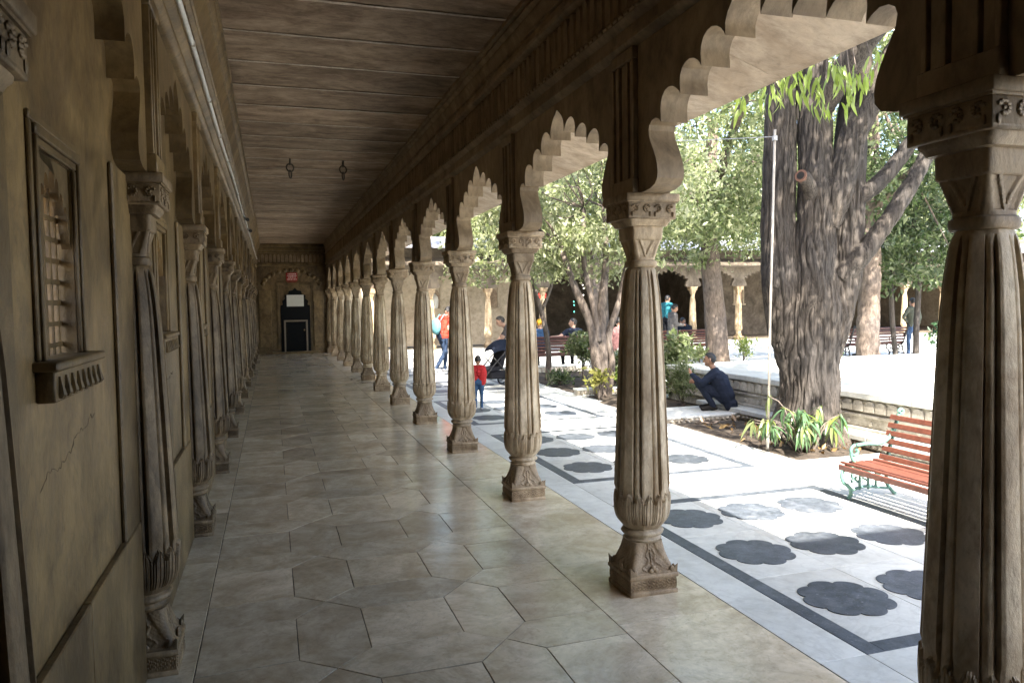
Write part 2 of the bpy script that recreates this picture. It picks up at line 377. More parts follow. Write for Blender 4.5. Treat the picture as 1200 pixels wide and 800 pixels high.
tmpl = {
    'slab_a': [(XS[0], 0.15), (XS[1], 0.15), (XS[1], 0.67), (XS[0], 0.67)],
    'slab_b': [(XS[0], -0.18), (XS[1], -0.18), (XN1, 0.0), (XS[1], 0.15), (XS[0], 0.15)],
    'slab_c': [(XN1, 0.0), (XS[2], 0.16), (XS[2], 0.68), (XN1, PER), (XS[1], 0.67), (XS[1], 0.15)],
    'slab_d': [(XS[2], 0.16), (XS[3], 0.16), (XS[3], 0.66), (XS[2], 0.68)],
    'slab_e': [(XN1, 0.0), (XS[2], -0.17), (XS[3], -0.19), (XN2, 0.0), (XS[3], 0.16), (XS[2], 0.16)],
    'slab_f': [(XN2, 0.0), (XS[4], 0.16), (XS[4], 0.68), (XN2, PER), (XS[3], 0.66), (XS[3], 0.16)],
    'slab_g': [(XS[4], 0.16), (XS[5], 0.15), (XS[5], 0.67), (XS[4], 0.68)],
    'slab_h': [(XN2, 0.0), (XS[4], -0.17), (XS[5], -0.18), (XS[5], 0.15), (XS[4], 0.16)],
}
tm = {}
rr_ = random.Random(3)
for k, poly in tmpl.items():
    tm[k] = []
    for v_ in range(4):
        pp = [(x, y + skew(x)) for x, y in poly]; c0_ = Vector((sum(p[0] for p in pp) / len(pp), sum(p[1] for p in pp) / len(pp)))
        mb, c = slab_mesh(pp, gap=0.002, jit=0.0011); tm[k].append((mb.data('floor_slab', 'tile_marble'), c))
for i in range(-6, 30):
    y0 = 4.45 + PER * i
    for k in tm:
        me, c = rr_.choice(tm[k])
        if c.y + y0 > Y_END - 0.42 or c.y + y0 < -1.2: continue
        o = link('floor_slab', me, fl, (c.x, c.y + y0, rr_.uniform(-0.0025, 0.0)))
        o.rotation_euler = (rr_.uniform(-0.0016, 0.0016), rr_.uniform(-0.0016, 0.0016), 0)
def rect_slabs(xs, ys, mat, parent, gap=0.003, name='floor_slab', jx=0.0, z=0.0):
    for i in range(len(xs) - 1):
        for j in range(len(ys) - 1):
            mb, c = slab_mesh([(xs[i], ys[j]), (xs[i + 1], ys[j]), (xs[i + 1], ys[j + 1]), (xs[i], ys[j + 1])], gap=gap)
            o = part(name, mb, mat, parent, loc=(c.x, c.y, z + rr_.uniform(-0.002, 0)))
ys = [-1.2]
while ys[-1] < Y_END - 1.5: ys.append(ys[-1] + rr_.choice([1.3, 1.75, 2.2]))
ys.append(Y_END)
rect_slabs([1.70, 2.40], ys, 'tile_marble', fl)
rect_slabs([-0.64, -0.39], [y - 0.4 for y in ys[:-1]] + [Y_END], 'tile_marble', fl)
rect_slabs([-0.39, 0.43, 1.25, 1.70], [Y_END - 0.72, Y_END], 'tile_marble', fl)
rect_slabs([-0.64, 0.3, 1.25, 2.40], [Y_BACK, -3.5, -2.4, -1.2], 'tile_marble', fl)

# courtyard paving: white marble slabs with dark granite borders and scalloped inlays
cp = tag(part('courtyard_paving', MB().box(2.415, 40, -16, Y_END + 0.2, -0.05, -0.012), 'mortar_dark', None), 'white marble courtyard paving with dark scalloped flower inlays', 'paving', kind='structure')
PX0, PX1, PY0, PLEN, PPER = 2.675, 4.70, 2.894, 2.86, 3.713
BW = 0.105
rect_slabs([2.40, PX0], sorted([PY0 + PPER * k + d for k in range(-1, 8) for d in (0, 1.9)]), 'white_marble', cp, 0.0022, 'paving_slab')
flo = []
for j in range(96):
    t = 2 * PI * j / 96; lob = abs(math.cos(4 * t)) ** 0.55
    r = 0.222 + 0.040 * lob
    flo.append((r * math.cos(t), r * math.sin(t) * 1.0))
flower_me, _ = slab_mesh(flo, gap=0.0, z1=0.0, z0=-0.004, bev=0.0005); flower_me = flower_me.data('flower_inlay', 'granite_dark')
for k in range(-1, 7):
    y = PY0 + PPER * k
    # field of the panel, in slabs
    rect_slabs([PX0 + BW, 3.36, 3.93, PX1 - BW], [y + BW, y + 1.03, y + 1.89, y + PLEN - BW], 'white_marble', cp, 0.0016, 'paving_slab')
    for name, x0, x1, ya, yb in (('a', PX0, PX0 + BW, y, y + PLEN), ('b', PX1 - BW, PX1, y, y + PLEN), ('c', PX0 + BW, PX1 - BW, y, y + BW), ('d', PX0 + BW, PX1 - BW, y + PLEN - BW, y + PLEN)):
        mb, c = slab_mesh([(x0, ya), (x1, ya), (x1, yb), (x0, yb)], gap=0.001); part('inlay_band', mb, 'granite_dark', cp, loc=(c.x, c.y, 0.001))
    for r in range(3):
        for c_ in range(3):
            o = link('flower_inlay', flower_me, cp, (3.075 + 0.568 * c_, y + 0.60 + 0.855 * r, 0.0045), rr_.uniform(-0.05, 0.05))
    rect_slabs([PX0, 3.36, 4.05, PX1], [y + PLEN, y + PPER], 'white_marble', cp, 0.0016, 'paving_slab')
ysl = [-0.82]
while ysl[-1] < Y_END - 1: ysl.append(ysl[-1] + 1.32)
ysl[-1] = Y_END
rect_slabs([PX1, 5.27], ysl, 'white_marble', cp, 0.0025, 'paving_slab')
# the rest of the court: larger slabs behind the beds and the tank
rect_slabs([5.27, 6.6, 8.1, 9.6, 11.1, 12.6, 14.1, 15.6, 17.5, 19.5, 22, 26, 31, 38], [12.0 + 0.02, 13.4] + [14.8, 16.2, 17.6, 19.2, 21, 23, 25, 27, Y_END], 'white_marble', cp, 0.003, 'paving_slab')
rect_slabs([2.40, 3.9, 5.27, 8, 11, 16, 26, 38], [-15.5, -12, -9, -6, -3.4, -0.82], 'white_marble', cp, 0.003, 'paving_slab')
rect_slabs([5.27, 6.6, 8.1, 10, 13, 16], [-0.82, 1.0, 2.5], 'white_marble', cp, 0.003, 'paving_slab')
rect_slabs([5.27, 5.95, 6.58], [2.5, 4.0, 5.4, 6.72], 'white_marble', cp, 0.0025, 'paving_slab')
rect_slabs([16, 20, 26, 38], [-0.82, 3, 6, 9, 12.0], 'white_marble', cp, 0.003, 'paving_slab')

# ================================================================== COLUMNS
def sq(t, p): return 1.0 / ((abs(math.cos(t)) ** p + abs(math.sin(t)) ** p) ** (1.0 / p))
def octr(t):
    a = (t + PI / 8) % (PI / 4) - PI / 8
    return 1.0 / math.cos(a)
def interp(tab, z):
    if z <= tab[0][0]: return tab[0][1]
    for (z0, r0_), (z1, r1_) in zip(tab, tab[1:]):
        if z <= z1: return r0_ + (r1_ - r0_) * (z - z0) / (z1 - z0)
    return tab[-1][1]
SHAFT = [(0.372, 0.112), (0.40, 0.135), (0.43, 0.152), (0.466, 0.161), (0.52, 0.164), (0.58, 0.1625), (0.80, 0.154), (1.16, 0.140), (1.40, 0.1305), (1.588, 0.1225), (1.72, 0.113), (1.80, 0.104), (1.85, 0.096), (1.88, 0.088), (1.90, 0.077)]
def shaft_r(t, z):
    r = interp(SHAFT, z)
    if z < 0.60:
        blend = 0.45
    else: blend = 0.55
    base = r * (1 - blend + blend * octr(t) * 0.965)
    p = ((t + PI / 8 * 1.24) % (PI / 4)) / (PI / 4)
    dep = 0.0
    if p > 0.56:
        q = (p - 0.56) / 0.44
        dep = 0.024 if q < 0.19 or q > 0.81 else 0.005 + 0.007 * (abs(q - 0.5) / 0.31) ** 2
    # the flutes run out behind the leaves below and under the ring above
    fade = min(1.0, max(0.0, (z - 0.47) / 0.02)) * min(1.0, max(0.0, (1.885 - z) / 0.04))
    k = r / 0.15
    d = dep * fade * (0.55 + 0.45 * k)
    # collar of upright lotus leaves
    if z < 0.60:
        a = (t * 16 / (2 * PI)) % 1.0 - 0.5; tip = 0.585
        wdt = 0.44 * max(0.0, min(1.0, (tip - z) / 0.05)) ** 0.6
        a2 = (t * 16 / (2 * PI) + 0.5) % 1.0 - 0.5
        wd2 = 0.40 * max(0.0, min(1.0, (0.545 - z) / 0.05)) ** 0.6
        if z > 0.40:
            if abs(a) < wdt:
                e = abs(a) / max(wdt, 1e-3); d = -0.003 + (0.009 if 0.62 < e < 0.84 else 0.0)
                if e < 0.14: d += 0.004
            else: d = max(d, 0.008)
    return base - d
sh = MB()
zs = [0.372, 0.385, 0.40, 0.41] + [0.41 + 0.0085 * i for i in range(1, 23)] + [0.62, 0.70, 0.80, 0.95, 1.10, 1.25, 1.40, 1.50, 1.588, 1.66, 1.72, 1.77, 1.82, 1.845, 1.86, 1.875, 1.885, 1.893, 1.90]
sh.grid(zs, 256, shaft_r)
SHAFT_ME = sh.data('shaft', 'carved_stone', 28)
# neck rings
nk = MB(); RG = [(0.292, 0.104), (0.300, 0.112), (0.306, 0.113), (0.313, 0.104), (0.318, 0.100), (0.326, 0.101), (0.332, 0.120), (0.345, 0.126), (0.358, 0.120), (0.364, 0.106), (0.374, 0.104)]
nk.grid([z for z, r in RG], 64, lambda t, z: interp(RG, z) * (0.6 + 0.4 * octr(t) * 0.96))
NECK_ME = nk.data('neck_ring', 'carved_stone', 50)
# bell shaped foot, square below, with leaf relief
BELL = [(0.118, 0.148), (0.128, 0.148), (0.132, 0.140), (0.15, 0.134), (0.18, 0.122), (0.21, 0.111), (0.24, 0.103), (0.27, 0.0985), (0.285, 0.098), (0.294, 0.098)]
def bell_r(t, z):
    hw = interp(BELL, z); p = 14 - 9.5 * min(1, max(0, (z - 0.13) / 0.16))
    a = (t + PI / 4) % (PI / 2) - PI / 4; u = math.tan(a)
    tt = min(1, max(0, (0.285 - z) / 0.15)); d = 0.0
    if 0.132 < z < 0.288:
        au = abs(u); edge = 0.30 + 0.62 * tt
        d = 0.0065
        if au > edge - 0.02: d = 0.0
        if abs(au - (0.10 + 0.42 * tt * (0.6 + 0.4 * math.sin(z * 90)))) < 0.055: d = 0.001
        if au < 0.045: d = 0.0
        d += 0.0022 * math.sin(z * 330) * math.sin(u * 26)
    return hw * sq(t, p) - d
be = MB(); be.grid([0.118, 0.125, 0.129, 0.133] + [0.133 + 0.0052 * i for i in range(1, 31)] + [0.294], 168, bell_r)
for q in range(4):          # corner leaves and a heart in the middle of each face
    R = Matrix.Rotation(q * PI / 2, 3, 'Z')
    def put(c, r, tilt=0.0): be.ball(R @ Vector(c), r, 8, 6, R=R @ Matrix.Rotation(tilt, 3, 'X'))
    be.add([R @ Vector(p) for p in [(0.150, 0.150, 0.118), (0.105, 0.150, 0.118), (0.150, 0.105, 0.118), (0.152, 0.152, 0.172), (0.120, 0.120, 0.13)]], [(0, 1, 3), (0, 3, 2), (1, 4, 3), (4, 2, 3), (0, 2, 4, 1)])
    put((-0.016, -0.144, 0.138), (0.017, 0.010, 0.017)); put((0.016, -0.144, 0.138), (0.017, 0.010, 0.017)); put((0, -0.141, 0.153), (0.016, 0.010, 0.016))
    put((-0.118, -0.142, 0.140), (0.015, 0.009, 0.019)); put((0.118, -0.142, 0.140), (0.015, 0.009, 0.019))
BELL_ME = be.data('base_bell', 'capital_stone', 45)
# plinth: block with a lip and a carved scroll band
pl = MB(); pl.box(-0.153, 0.153, -0.153, 0.153, -0.005, 0.022, 0.003); pl.box(-0.146, 0.146, -0.146, 0.146, 0.022, 0.092); pl.box(-0.157, 0.157, -0.157, 0.157, 0.092, 0.119, 0.005)
for q in range(4):
    R = Matrix.Rotation(q * PI / 2, 3, 'Z')
    for i in range(9):
        x = -0.128 + 0.032 * i
        for k in range(7):
            a0 = 2 * PI * k / 7
            pl.ball(R @ Vector((x + 0.0115 * math.cos(a0), -0.1475, 0.057 + 0.022 * math.sin(a0))), (0.0055, 0.0065, 0.0065), 5, 4)
        pl.ball(R @ Vector((x, -0.147, 0.057)), (0.006, 0.008, 0.009), 5, 4)
        pl.ball(R @ Vector((x + 0.016, -0.1475, 0.057)), (0.003, 0.006, 0.028), 5, 4)
PLINTH_ME = pl.data('plinth', 'capital_stone', 50)
# capital
CAP = [(1.90, 0.078), (1.906, 0.084), (1.922, 0.086), (1.936, 0.084), (1.942, 0.075), (1.952, 0.0735), (1.975, 0.0745), (2.00, 0.078), (2.03, 0.084), (2.055, 0.091), (2.062, 0.098), (2.13, 0.100), (2.134, 0.118), (2.15, 0.126), (2.158, 0.134), (2.172, 0.136)]
def cap_r(t, z):
    p = 3.0 + 9 * min(1, max(0, (z - 1.95) / 0.10)); d = 0.0
    a = (t + PI / 4) % (PI / 2) - PI / 4; u = abs(math.tan(a))
    if 1.955 < z < 2.055:
        tt = (z - 1.955) / 0.10
        d = 0.006 if u < 0.62 + 0.2 * tt else 0.0
        if abs(u - 0.5 * tt) < 0.10: d = 0.0
    return interp(CAP, z) * sq(t, p) - d
ca = MB(); ca.grid(sorted({z for z, r in CAP} | {1.955 + 0.0055 * i for i in range(19)}), 128, cap_r)
CAP_ME = ca.data('capital', 'capital_stone', 45)
# abacus with a row of carved curls on each side
ab = MB(); ab.box(-0.150, 0.150, -0.150, 0.150, 2.170, 2.268, 0.003); ab.box(-0.167, 0.167, -0.167, 0.167, 2.270, 2.3125, 0.004); ab.box(-0.158, 0.158, -0.158, 0.158, 2.262, 2.2705)
for q in range(4):
    R = Matrix.Rotation(q * PI / 2, 3, 'Z')
    ab.add([R @ Vector(p) for p in [(-0.146, -0.1515, 2.178), (0.146, -0.1515, 2.178), (0.146, -0.1515, 2.184), (-0.146, -0.1515, 2.184)]], [(0, 1, 2, 3)])
    for i in range(4):
        x = -0.108 + 0.072 * i; s = 1 if i % 2 else -1
        for k in range(8):
            a0 = 0.6 + k * 0.62; rr0 = 0.021 - 0.0012 * k
            ab.ball(R @ Vector((x + s * rr0 * math.cos(a0), -0.152, 2.226 + rr0 * math.sin(a0) * 1.1)), (0.0075, 0.011, 0.0075), 5, 4)
        ab.ball(R @ Vector((x + s * 0.020, -0.152, 2.196)), (0.006, 0.010, 0.016), 5, 4)
        ab.ball(R @ Vector((x, -0.151, 2.228)), (0.007, 0.009, 0.007), 5, 4)
ABACUS_ME = ab.data('abacus', 'capital_stone', 50)
CPARTS = [('plinth', PLINTH_ME), ('base_bell', BELL_ME), ('neck_ring', NECK_ME), ('shaft', SHAFT_ME), ('capital', CAP_ME), ('abacus', ABACUS_ME)]
def column(name, label, loc, group, cat='column', rz=0.0, mat=None):
    t = thing(name, label, cat, loc, rz, group)
    for n, me in CPARTS:
        o = link(n, me, t)
        if mat: o.material_slots[0].link = 'OBJECT'; o.material_slots[0].material = MAT[mat]
    return t
NCOL = 11   # free columns from k=0 up to the one next to the half column at the end wall
for k in range(-3, 12):
    if k < 11: lab = 'fluted arcade column by the courtyard, %s counted from the dark door wall' % ORD[11 - k] 
    else: lab = 'fluted arcade column standing against the dark door wall'
    column('arcade_column', lab, (XC, YR0 + S * k, 0), 'fluted columns of the corridor arcade', rz=rr_.choice([0, PI / 2, PI, -PI / 2]))
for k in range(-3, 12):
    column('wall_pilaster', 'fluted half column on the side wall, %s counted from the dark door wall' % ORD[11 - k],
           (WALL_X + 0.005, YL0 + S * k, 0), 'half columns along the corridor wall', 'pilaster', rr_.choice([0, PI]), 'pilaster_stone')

# ================================================================== ARCADE WALL OVER THE COLUMNS
HALF = [(0.93, 2.313), (0.86, 2.318), (0.80, 2.335), (0.772, 2.365), (0.768, 2.40), (0.775, 2.44), (0.792, 2.48), (0.815, 2.52), (0.84, 2.56), (0.862, 2.60), (0.868, 2.635), (0.858, 2.662), (0.83, 2.68), (0.79, 2.685), (0.755, 2.672), (0.729, 2.651),
        (0.730, 2.68), (0.734, 2.715), (0.728, 2.75), (0.712, 2.78), (0.687, 2.801), (0.65, 2.810), (0.605, 2.803), (0.567, 2.783), (0.543, 2.763), (0.53, 2.742), (0.530, 2.77), (0.534, 2.80), (0.529, 2.835), (0.511, 2.866), (0.482, 2.884), (0.44, 2.891), (0.40, 2.882), (0.365, 2.862), (0.345, 2.843), (0.334, 2.825),
        (0.334, 2.855), (0.338, 2.885), (0.332, 2.92), (0.312, 2.952), (0.280, 2.972), (0.24, 2.978), (0.198, 2.966), (0.162, 2.943), (0.142, 2.92), (0.13, 2.90), (0.1295, 2.93), (0.130, 2.955), (0.112, 2.995), (0.075, 3.035), (0.035, 3.06), (0.0, 3.085)]
def arch_poly(top=3.13, half=S / 2):
    L_ = [(-d, z) for d, z in HALF]; R_ = [(d, z) for d, z in reversed(HALF[:-1])]
    return [(-half, 2.313)] + L_ + R_ + [(half, 2.313), (half, top), (-half, top)]
def arch_mesh(x0, x1, name='arch', mat='arch_stone'):
    return MB().prism(arch_poly(), 'x', x0, x1).data(name, mat, 28)
ARCH_ME = arch_mesh(ARC_F - XC, ARC_B - XC)
st = MB()
for sgn, xf in ((-1, ARC_F - XC), (1, ARC_B - XC)):
    for y0, y1, d in ((-0.138, -0.118, 0.030), (-0.112, -0.072, 0.018), (-0.066, -0.046, 0.030), (-0.040, 0.040, 0.014), (0.046, 0.066, 0.030), (0.072, 0.112, 0.018), (0.118, 0.138, 0.030)):
        st.box(xf - 0.01 * -sgn if False else xf, xf + sgn * d, y0, y1, 2.40, 3.06, 0.003)
    st.box(xf, xf + sgn * 0.040, -0.145, 0.145, 2.3135, 2.40, 0.005); st.box(xf, xf + sgn * 0.036, -0.143, 0.143, 3.06, 3.128, 0.005)
STRIP_ME = st.data('pilaster_strip', 'arch_stone', 40)
aw = thing('arcade_wall', 'carved stone arcade wall of scalloped arches between corridor and courtyard', 'wall', (XC, 0, 0))
for k in range(-3, 12):
    link('arch', ARCH_ME, aw, (0, YR0 + S * (k - 0.5), 0))
for k in range(-3, 12): link('pilaster_strip', STRIP_ME, aw, (0, YR0 + S * k, 0))
ya, yb = YR0 + S * -3.5, Y_END
# architrave, frieze backing and cornice as running mouldings (profile in x, z)
def mould(name, prof, y0, y1, mat, parent, x=0.0): part(name, MB().prism([(p[0] + x, p[1]) for p in prof], 'y', y0, y1), mat, parent, 35)
mould('architrave', [(0.06, 3.131), (-0.085, 3.131), (-0.11, 3.145), (-0.125, 3.165), (-0.125, 3.185), (-0.105, 3.20), (-0.105, 3.255), (-0.13, 3.27), (-0.145, 3.29), (-0.145, 3.315), (-0.12, 3.325), (0.06, 3.325)], ya, yb, 'arch_stone', aw)
mould('frieze', [(0.06, 3.326), (-0.095, 3.326), (-0.095, 3.638), (0.06, 3.638)], ya, yb, 'arch_stone', aw)
mould('cornice', [(0.06, 3.64), (-0.12, 3.64), (-0.145, 3.655), (-0.15, 3.68), (-0.13, 3.695), (-0.13, 3.715), (-0.118, 3.72), (-0.118, 3.755), (-0.14, 3.76), (-0.14, 3.775), (-0.126, 3.78), (-0.135, 3.82), (-0.155, 3.855), (-0.155, 3.875), (-0.14, 3.88), (-0.14, 3.90), (-0.175, 3.925), (-0.175, 3.94), (-0.16, 3.945), (-0.16, 3.955), (-0.196, 3.965), (-0.196, 4.02), (0.06, 4.02)], ya, yb, 'arch_stone', aw)
for k in (-3, -2, -1): part('light_block_wall', MB().box(-0.06, 0.06, YR0 + S * (k - 1) + 0.0, YR0 + S * k - (0.0 if k < -1 else 0.45), 0.0, 3.10), 'wall_stone', aw)  # unseen walls added in the near bays to cut light into the corridor
# upright frieze leaves, one by one
fp = [(-0.048, 0), (0.048, 0), (0.052, 0.10), (0.050, 0.20), (0.040, 0.25), (0.020, 0.275), (0, 0.288), (-0.020, 0.275), (-0.040, 0.25), (-0.050, 0.20), (-0.052, 0.10)]
lf = MB(); n_ = len(fp)
V = [(0, u, v) for u, v in fp] + [(-0.026, u * 0.72, 0.012 + v * 0.93) for u, v in fp] + [(-0.012, u * 0.40, 0.02 + v * 0.85) for u, v in fp]
lf.add(V, [(r * n_ + i, r * n_ + (i + 1) % n_, (r + 1) * n_ + (i + 1) % n_, (r + 1) * n_ + i) for r in (0, 1) for i in range(n_)] + [tuple(range(2 * n_, 3 * n_))])
FLEAF = lf.data('frieze_leaf', 'arch_stone', 40)
NL = 20
for k in range(-1, 12):
    for i in range(NL):
        y = YR0 + S * (k - 1) + S * (i + 0.5) / NL
        if y < yb - 0.1: link('frieze_leaf', FLEAF, aw, (-0.0955, y, 3.338))
# beads under the frieze
bd = MB()
y = 0.6
while y < yb - 0.1: bd.box(-0.155, -0.14, y, y + 0.045, 3.294, 3.312, 0.004); y += 0.07
tag(part('bead_row', bd, 'arch_stone', aw), kind='stuff')
# courtyard side: upper wall, parapet and sloping stone eave in slabs
part('upper_wall', MB().box(0.06, 0.10, ya, yb, 3.131, 4.9, 0.0), 'facade_stone', aw)
part('parapet', MB().box(0.02, 0.30, ya, yb, 4.42, 4.85, 0.02), 'facade_stone', aw)
ep = [(0.10, 3.44), (1.00, 3.125), (1.00, 3.085), (0.985, 3.065), (0.93, 3.085), (0.88, 3.085), (0.10, 3.36)]
EAVE_ME = MB().prism(ep, 'y', -S / 4 + 0.002, S / 4 - 0.002).data('eave_slab', 'eave_stone', 30)
y = ya + S / 4
while y < yb - S / 4 + 0.3:
    link('eave_slab', EAVE_ME, aw, (0, y, rr_.uniform(-0.004, 0.004)))
    y += S / 2

# ================================================================== LEFT WALL
lw = thing('corridor_wall', 'stained cream stone side wall of the corridor with latticed windows', 'wall', (WALL_X, 0, 0))
WOFF = -0.15
WY = lambda k: YL0 + S * (k - 0.5)          # bay middle
WH, WZ0, WZ1 = 0.20, 1.56, 2.16
for k in range(-3, 12):
    yc = WY(k); mb = MB(); y0, y1 = yc - S / 2, yc + S / 2
    if k == 11: y1 = Y_END
    if k == -3: y0 = Y_BACK
    mb.box(-0.42, 0, y0, y1, -0.04, WZ0); mb.box(-0.42, 0, y0, y1, WZ1, 4.05)
    ym = yc + WOFF
    mb.box(-0.42, 0, y0, ym - 0.7, WZ0, WZ1); mb.box(-0.42, 0, ym + 0.7, y1, WZ0, WZ1); mb.box(-0.052, 0, ym - 0.7, ym - WH, WZ0, WZ1); mb.box(-0.052, 0, ym + WH, ym + 0.7, WZ0, WZ1)
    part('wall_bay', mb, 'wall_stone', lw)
# dado slabs, wall strips, blind arches
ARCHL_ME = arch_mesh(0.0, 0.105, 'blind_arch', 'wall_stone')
wst = MB()
for y0, y1, d in ((-0.138, -0.118, 0.135), (-0.112, -0.072, 0.122), (-0.066, -0.046, 0.135), (-0.040, 0.040, 0.118), (0.046, 0.066, 0.135), (0.072, 0.112, 0.122), (0.118, 0.138, 0.135)):
    wst.box(0.09, d, y0, y1, 2.40, 3.06, 0.003)
wst.box(0.09, 0.148, -0.145, 0.145, 2.3135, 2.40, 0.005); wst.box(0.09, 0.142, -0.143, 0.143, 3.06, 3.128, 0.005)
WSTRIP = wst.data('pilaster_strip', 'wall_stone', 40)
fr = MB()          # moulded window frame round the opening
for dy0, dy1, d in ((WH + 0.060, WH + 0.085, 0.012), (WH + 0.025, WH + 0.055, 0.020), (WH, WH + 0.025, 0.012)):
    for s in (-1, 1): fr.box(0.0, d, s * dy0, s * dy1, WZ0 - 0.0, WZ1 + dy0 - WH, 0.004)
    fr.box(0.0, d + 0.001, -dy1, dy1, WZ1 + dy0 - WH, WZ1 + dy1 - WH, 0.004)
WFRAME = fr.data('window_frame', 'wall_stone', 40)
sl = MB(); sl.box(-0.03, 0.062, -0.31, 0.31, WZ0 - 0.028, WZ0 - 0.001, 0.005); sl.box(0, 0.048, -0.29, 0.29, WZ0 - 0.115, WZ0 - 0.028, 0.004)
for i in range(8):
    y = -0.245 + 0.07 * i
    sl.tube([(0.049, y, WZ0 - 0.045), (0.052, y, WZ0 - 0.07), (0.052, y, WZ0 - 0.095), (0.049, y, WZ0 - 0.105)], [0.005, 0.008, 0.015, 0.010], 7)
SILL = sl.data('window_sill', 'wall_stone', 45)
cu = MB(); ck = 0.19 / 0.80
cpoly = [(-WH, WZ1), (-WH, 1.90)] + [(-min(d, 0.77) * ck, 1.96 + (z - 2.65) * 0.46) for d, z in HALF[15:]] + [(min(d, 0.77) * ck, 1.96 + (z - 2.65) * 0.46) for d, z in reversed(HALF[15:-1])] + [(WH, 1.90), (WH, WZ1)]
cu.prism(cpoly, 'x', -0.034, -0.008)
CUSP = cu.data('window_arch', 'wall_stone', 30)
la = MB()
for i in range(6): la.box(-0.047, -0.042, -WH + 0.033 + i * 0.067 - 0.008, -WH + 0.033 + i * 0.067 + 0.008, WZ0, WZ1)
for i in range(9): la.box(-0.0465, -0.0425, -WH, WH, WZ0 + 0.03 + i * 0.067 - 0.008, WZ0 + 0.03 + i * 0.067 + 0.008)
LATT = la.data('stone_lattice', 'wall_stone')
for k in range(-3, 12):
    yc = WY(k)
    link('blind_arch', ARCHL_ME, lw, (0, yc, 0)); link('pilaster_strip', WSTRIP, lw, (0, YL0 + S * k, 0))
    f = link('window_frame', WFRAME, lw, (0.0, yc + WOFF, 0)); link('window_sill', SILL, f); link('window_arch', CUSP, f); link('stone_lattice', LATT, f)
    y0, y1 = yc - S / 2 + 0.155, yc + S / 2 - 0.155
    for pa_, pb_ in ((yc - S / 2 + 0.03, yc - S / 2 + 0.47), (yc + S / 2 - 0.47, yc + S / 2 - 0.03)):
        if k < 11:
            part('wall_pier', MB().box(0.0, 0.020, pa_, pb_, 0.0, 2.30, 0.006), 'wall_stone', lw)
    for (p, q) in ((y0, yc - 0.03), (yc - 0.03, y1)):
        if k < 11: part('dado_slab', MB().box(0.0, 0.027, p + 0.0025, q - 0.0025, 0.0, 0.735, 0.004), 'wall_stone', lw)
mould('architrave', [(-0.02, 3.131), (0.125, 3.131), (0.15, 3.145), (0.165, 3.165), (0.165, 3.185), (0.145, 3.20), (0.145, 3.255), (0.17, 3.27), (0.185, 3.29), (0.185, 3.315), (0.16, 3.325), (-0.02, 3.325)], Y_BACK, Y_END, 'wall_stone', lw)
mould('frieze', [(-0.02, 3.326), (0.135, 3.326), (0.135, 3.60), (-0.02, 3.60)], Y_BACK, Y_END, 'wall_stone', lw)
mould('cornice', [(-0.02, 3.602), (0.16, 3.602), (0.185, 3.62), (0.185, 3.65), (0.168, 3.655), (0.168, 3.675), (0.19, 3.69), (0.20, 3.72), (0.235, 3.80), (0.25, 3.83), (0.265, 3.835), (0.265, 3.855), (0.25, 3.86), (0.25, 3.875), (0.275, 3.90), (0.29, 3.925), (0.29, 3.94), (0.275, 3.945), (0.275, 3.958), (0.305, 3.965), (0.305, 4.02), (-0.02, 4.02)], Y_BACK, Y_END, 'wall_stone', lw)
for k in range(0, 12):
    for i in range(NL):
        y = YL0 + S * (k - 1) + S * (i + 0.5) / NL
        if y < Y_END - 0.1:
            o = link('frieze_leaf', FLEAF, lw, (0.136, y, 3.332)); o.scale = (-1, 1, 0.90)

for y0_, y1_, z0_, z1_, sd_ in ((2.36, 3.06, 1.20, 1.33, 1), (4.75, 5.35, 1.25, 1.30, 5), (7.1, 7.5, 1.0, 1.1, 9)):
    pth = [(0.0, y0_ + (y1_ - y0_) * t, z0_ + (z1_ - z0_) * t + 0.035 * mnoise.noise((t * 4, sd_, 0)) + 0.02 * mnoise.noise((t * 13, sd_, 3)) + 0.012 * mnoise.noise((t * 40, sd_, 3))) for t in np.linspace(0, 1, 46)]
    part('crack', MB().tube(pth, [0.0006 + 0.0012 * abs(mnoise.noise((q * 0.4, sd_, 7))) * 2 for q in range(46)], 5), 'mortar_dark', lw)
# conduit and small fittings on the left wall
ct = thing('conduit_pipe', 'thin pale conduit pipe running along the left wall frieze', 'pipe', (WALL_X + 0.165, 0, 3.42))
pts = [(0.01 + 0.004 * math.sin(y * 1.3), y, 0.012 * math.sin(y * 0.7)) for y in np.arange(0.0, 28.9, 0.6)]
part('pipe', MB().tube(pts, 0.018, 10), 'pipe_white', ct, 180)
CL = MB().box(-0.02, 0.028, -0.012, 0.012, -0.02, 0.02, 0.004).data('pipe_clip', 'pipe_grey')
for i in range(20): link('pipe_clip', CL, ct, (0.006, 1.2 + i * 1.4, 0.012 * math.sin((1.2 + i * 1.4) * 0.7)))
for y, lab in ((15.2, 'small black camera on the conduit above the half columns'), (17.4, 'small black camera on the conduit nearer the door wall')):
    c_ = thing('security_camera', lab, 'camera', (WALL_X + 0.20, y, 3.36))
    part('bracket', MB().box(-0.03, 0.01, -0.015, 0.015, 0.0, 0.05, 0.003), 'pipe_white', c_)
    part('camera_body', MB().tube([(0.02, 0.05, 0.0), (0.03, -0.02, -0.01), (0.04, -0.09, -0.02)], [0.025, 0.032, 0.034], 10), 'iron_black', c_, 40)

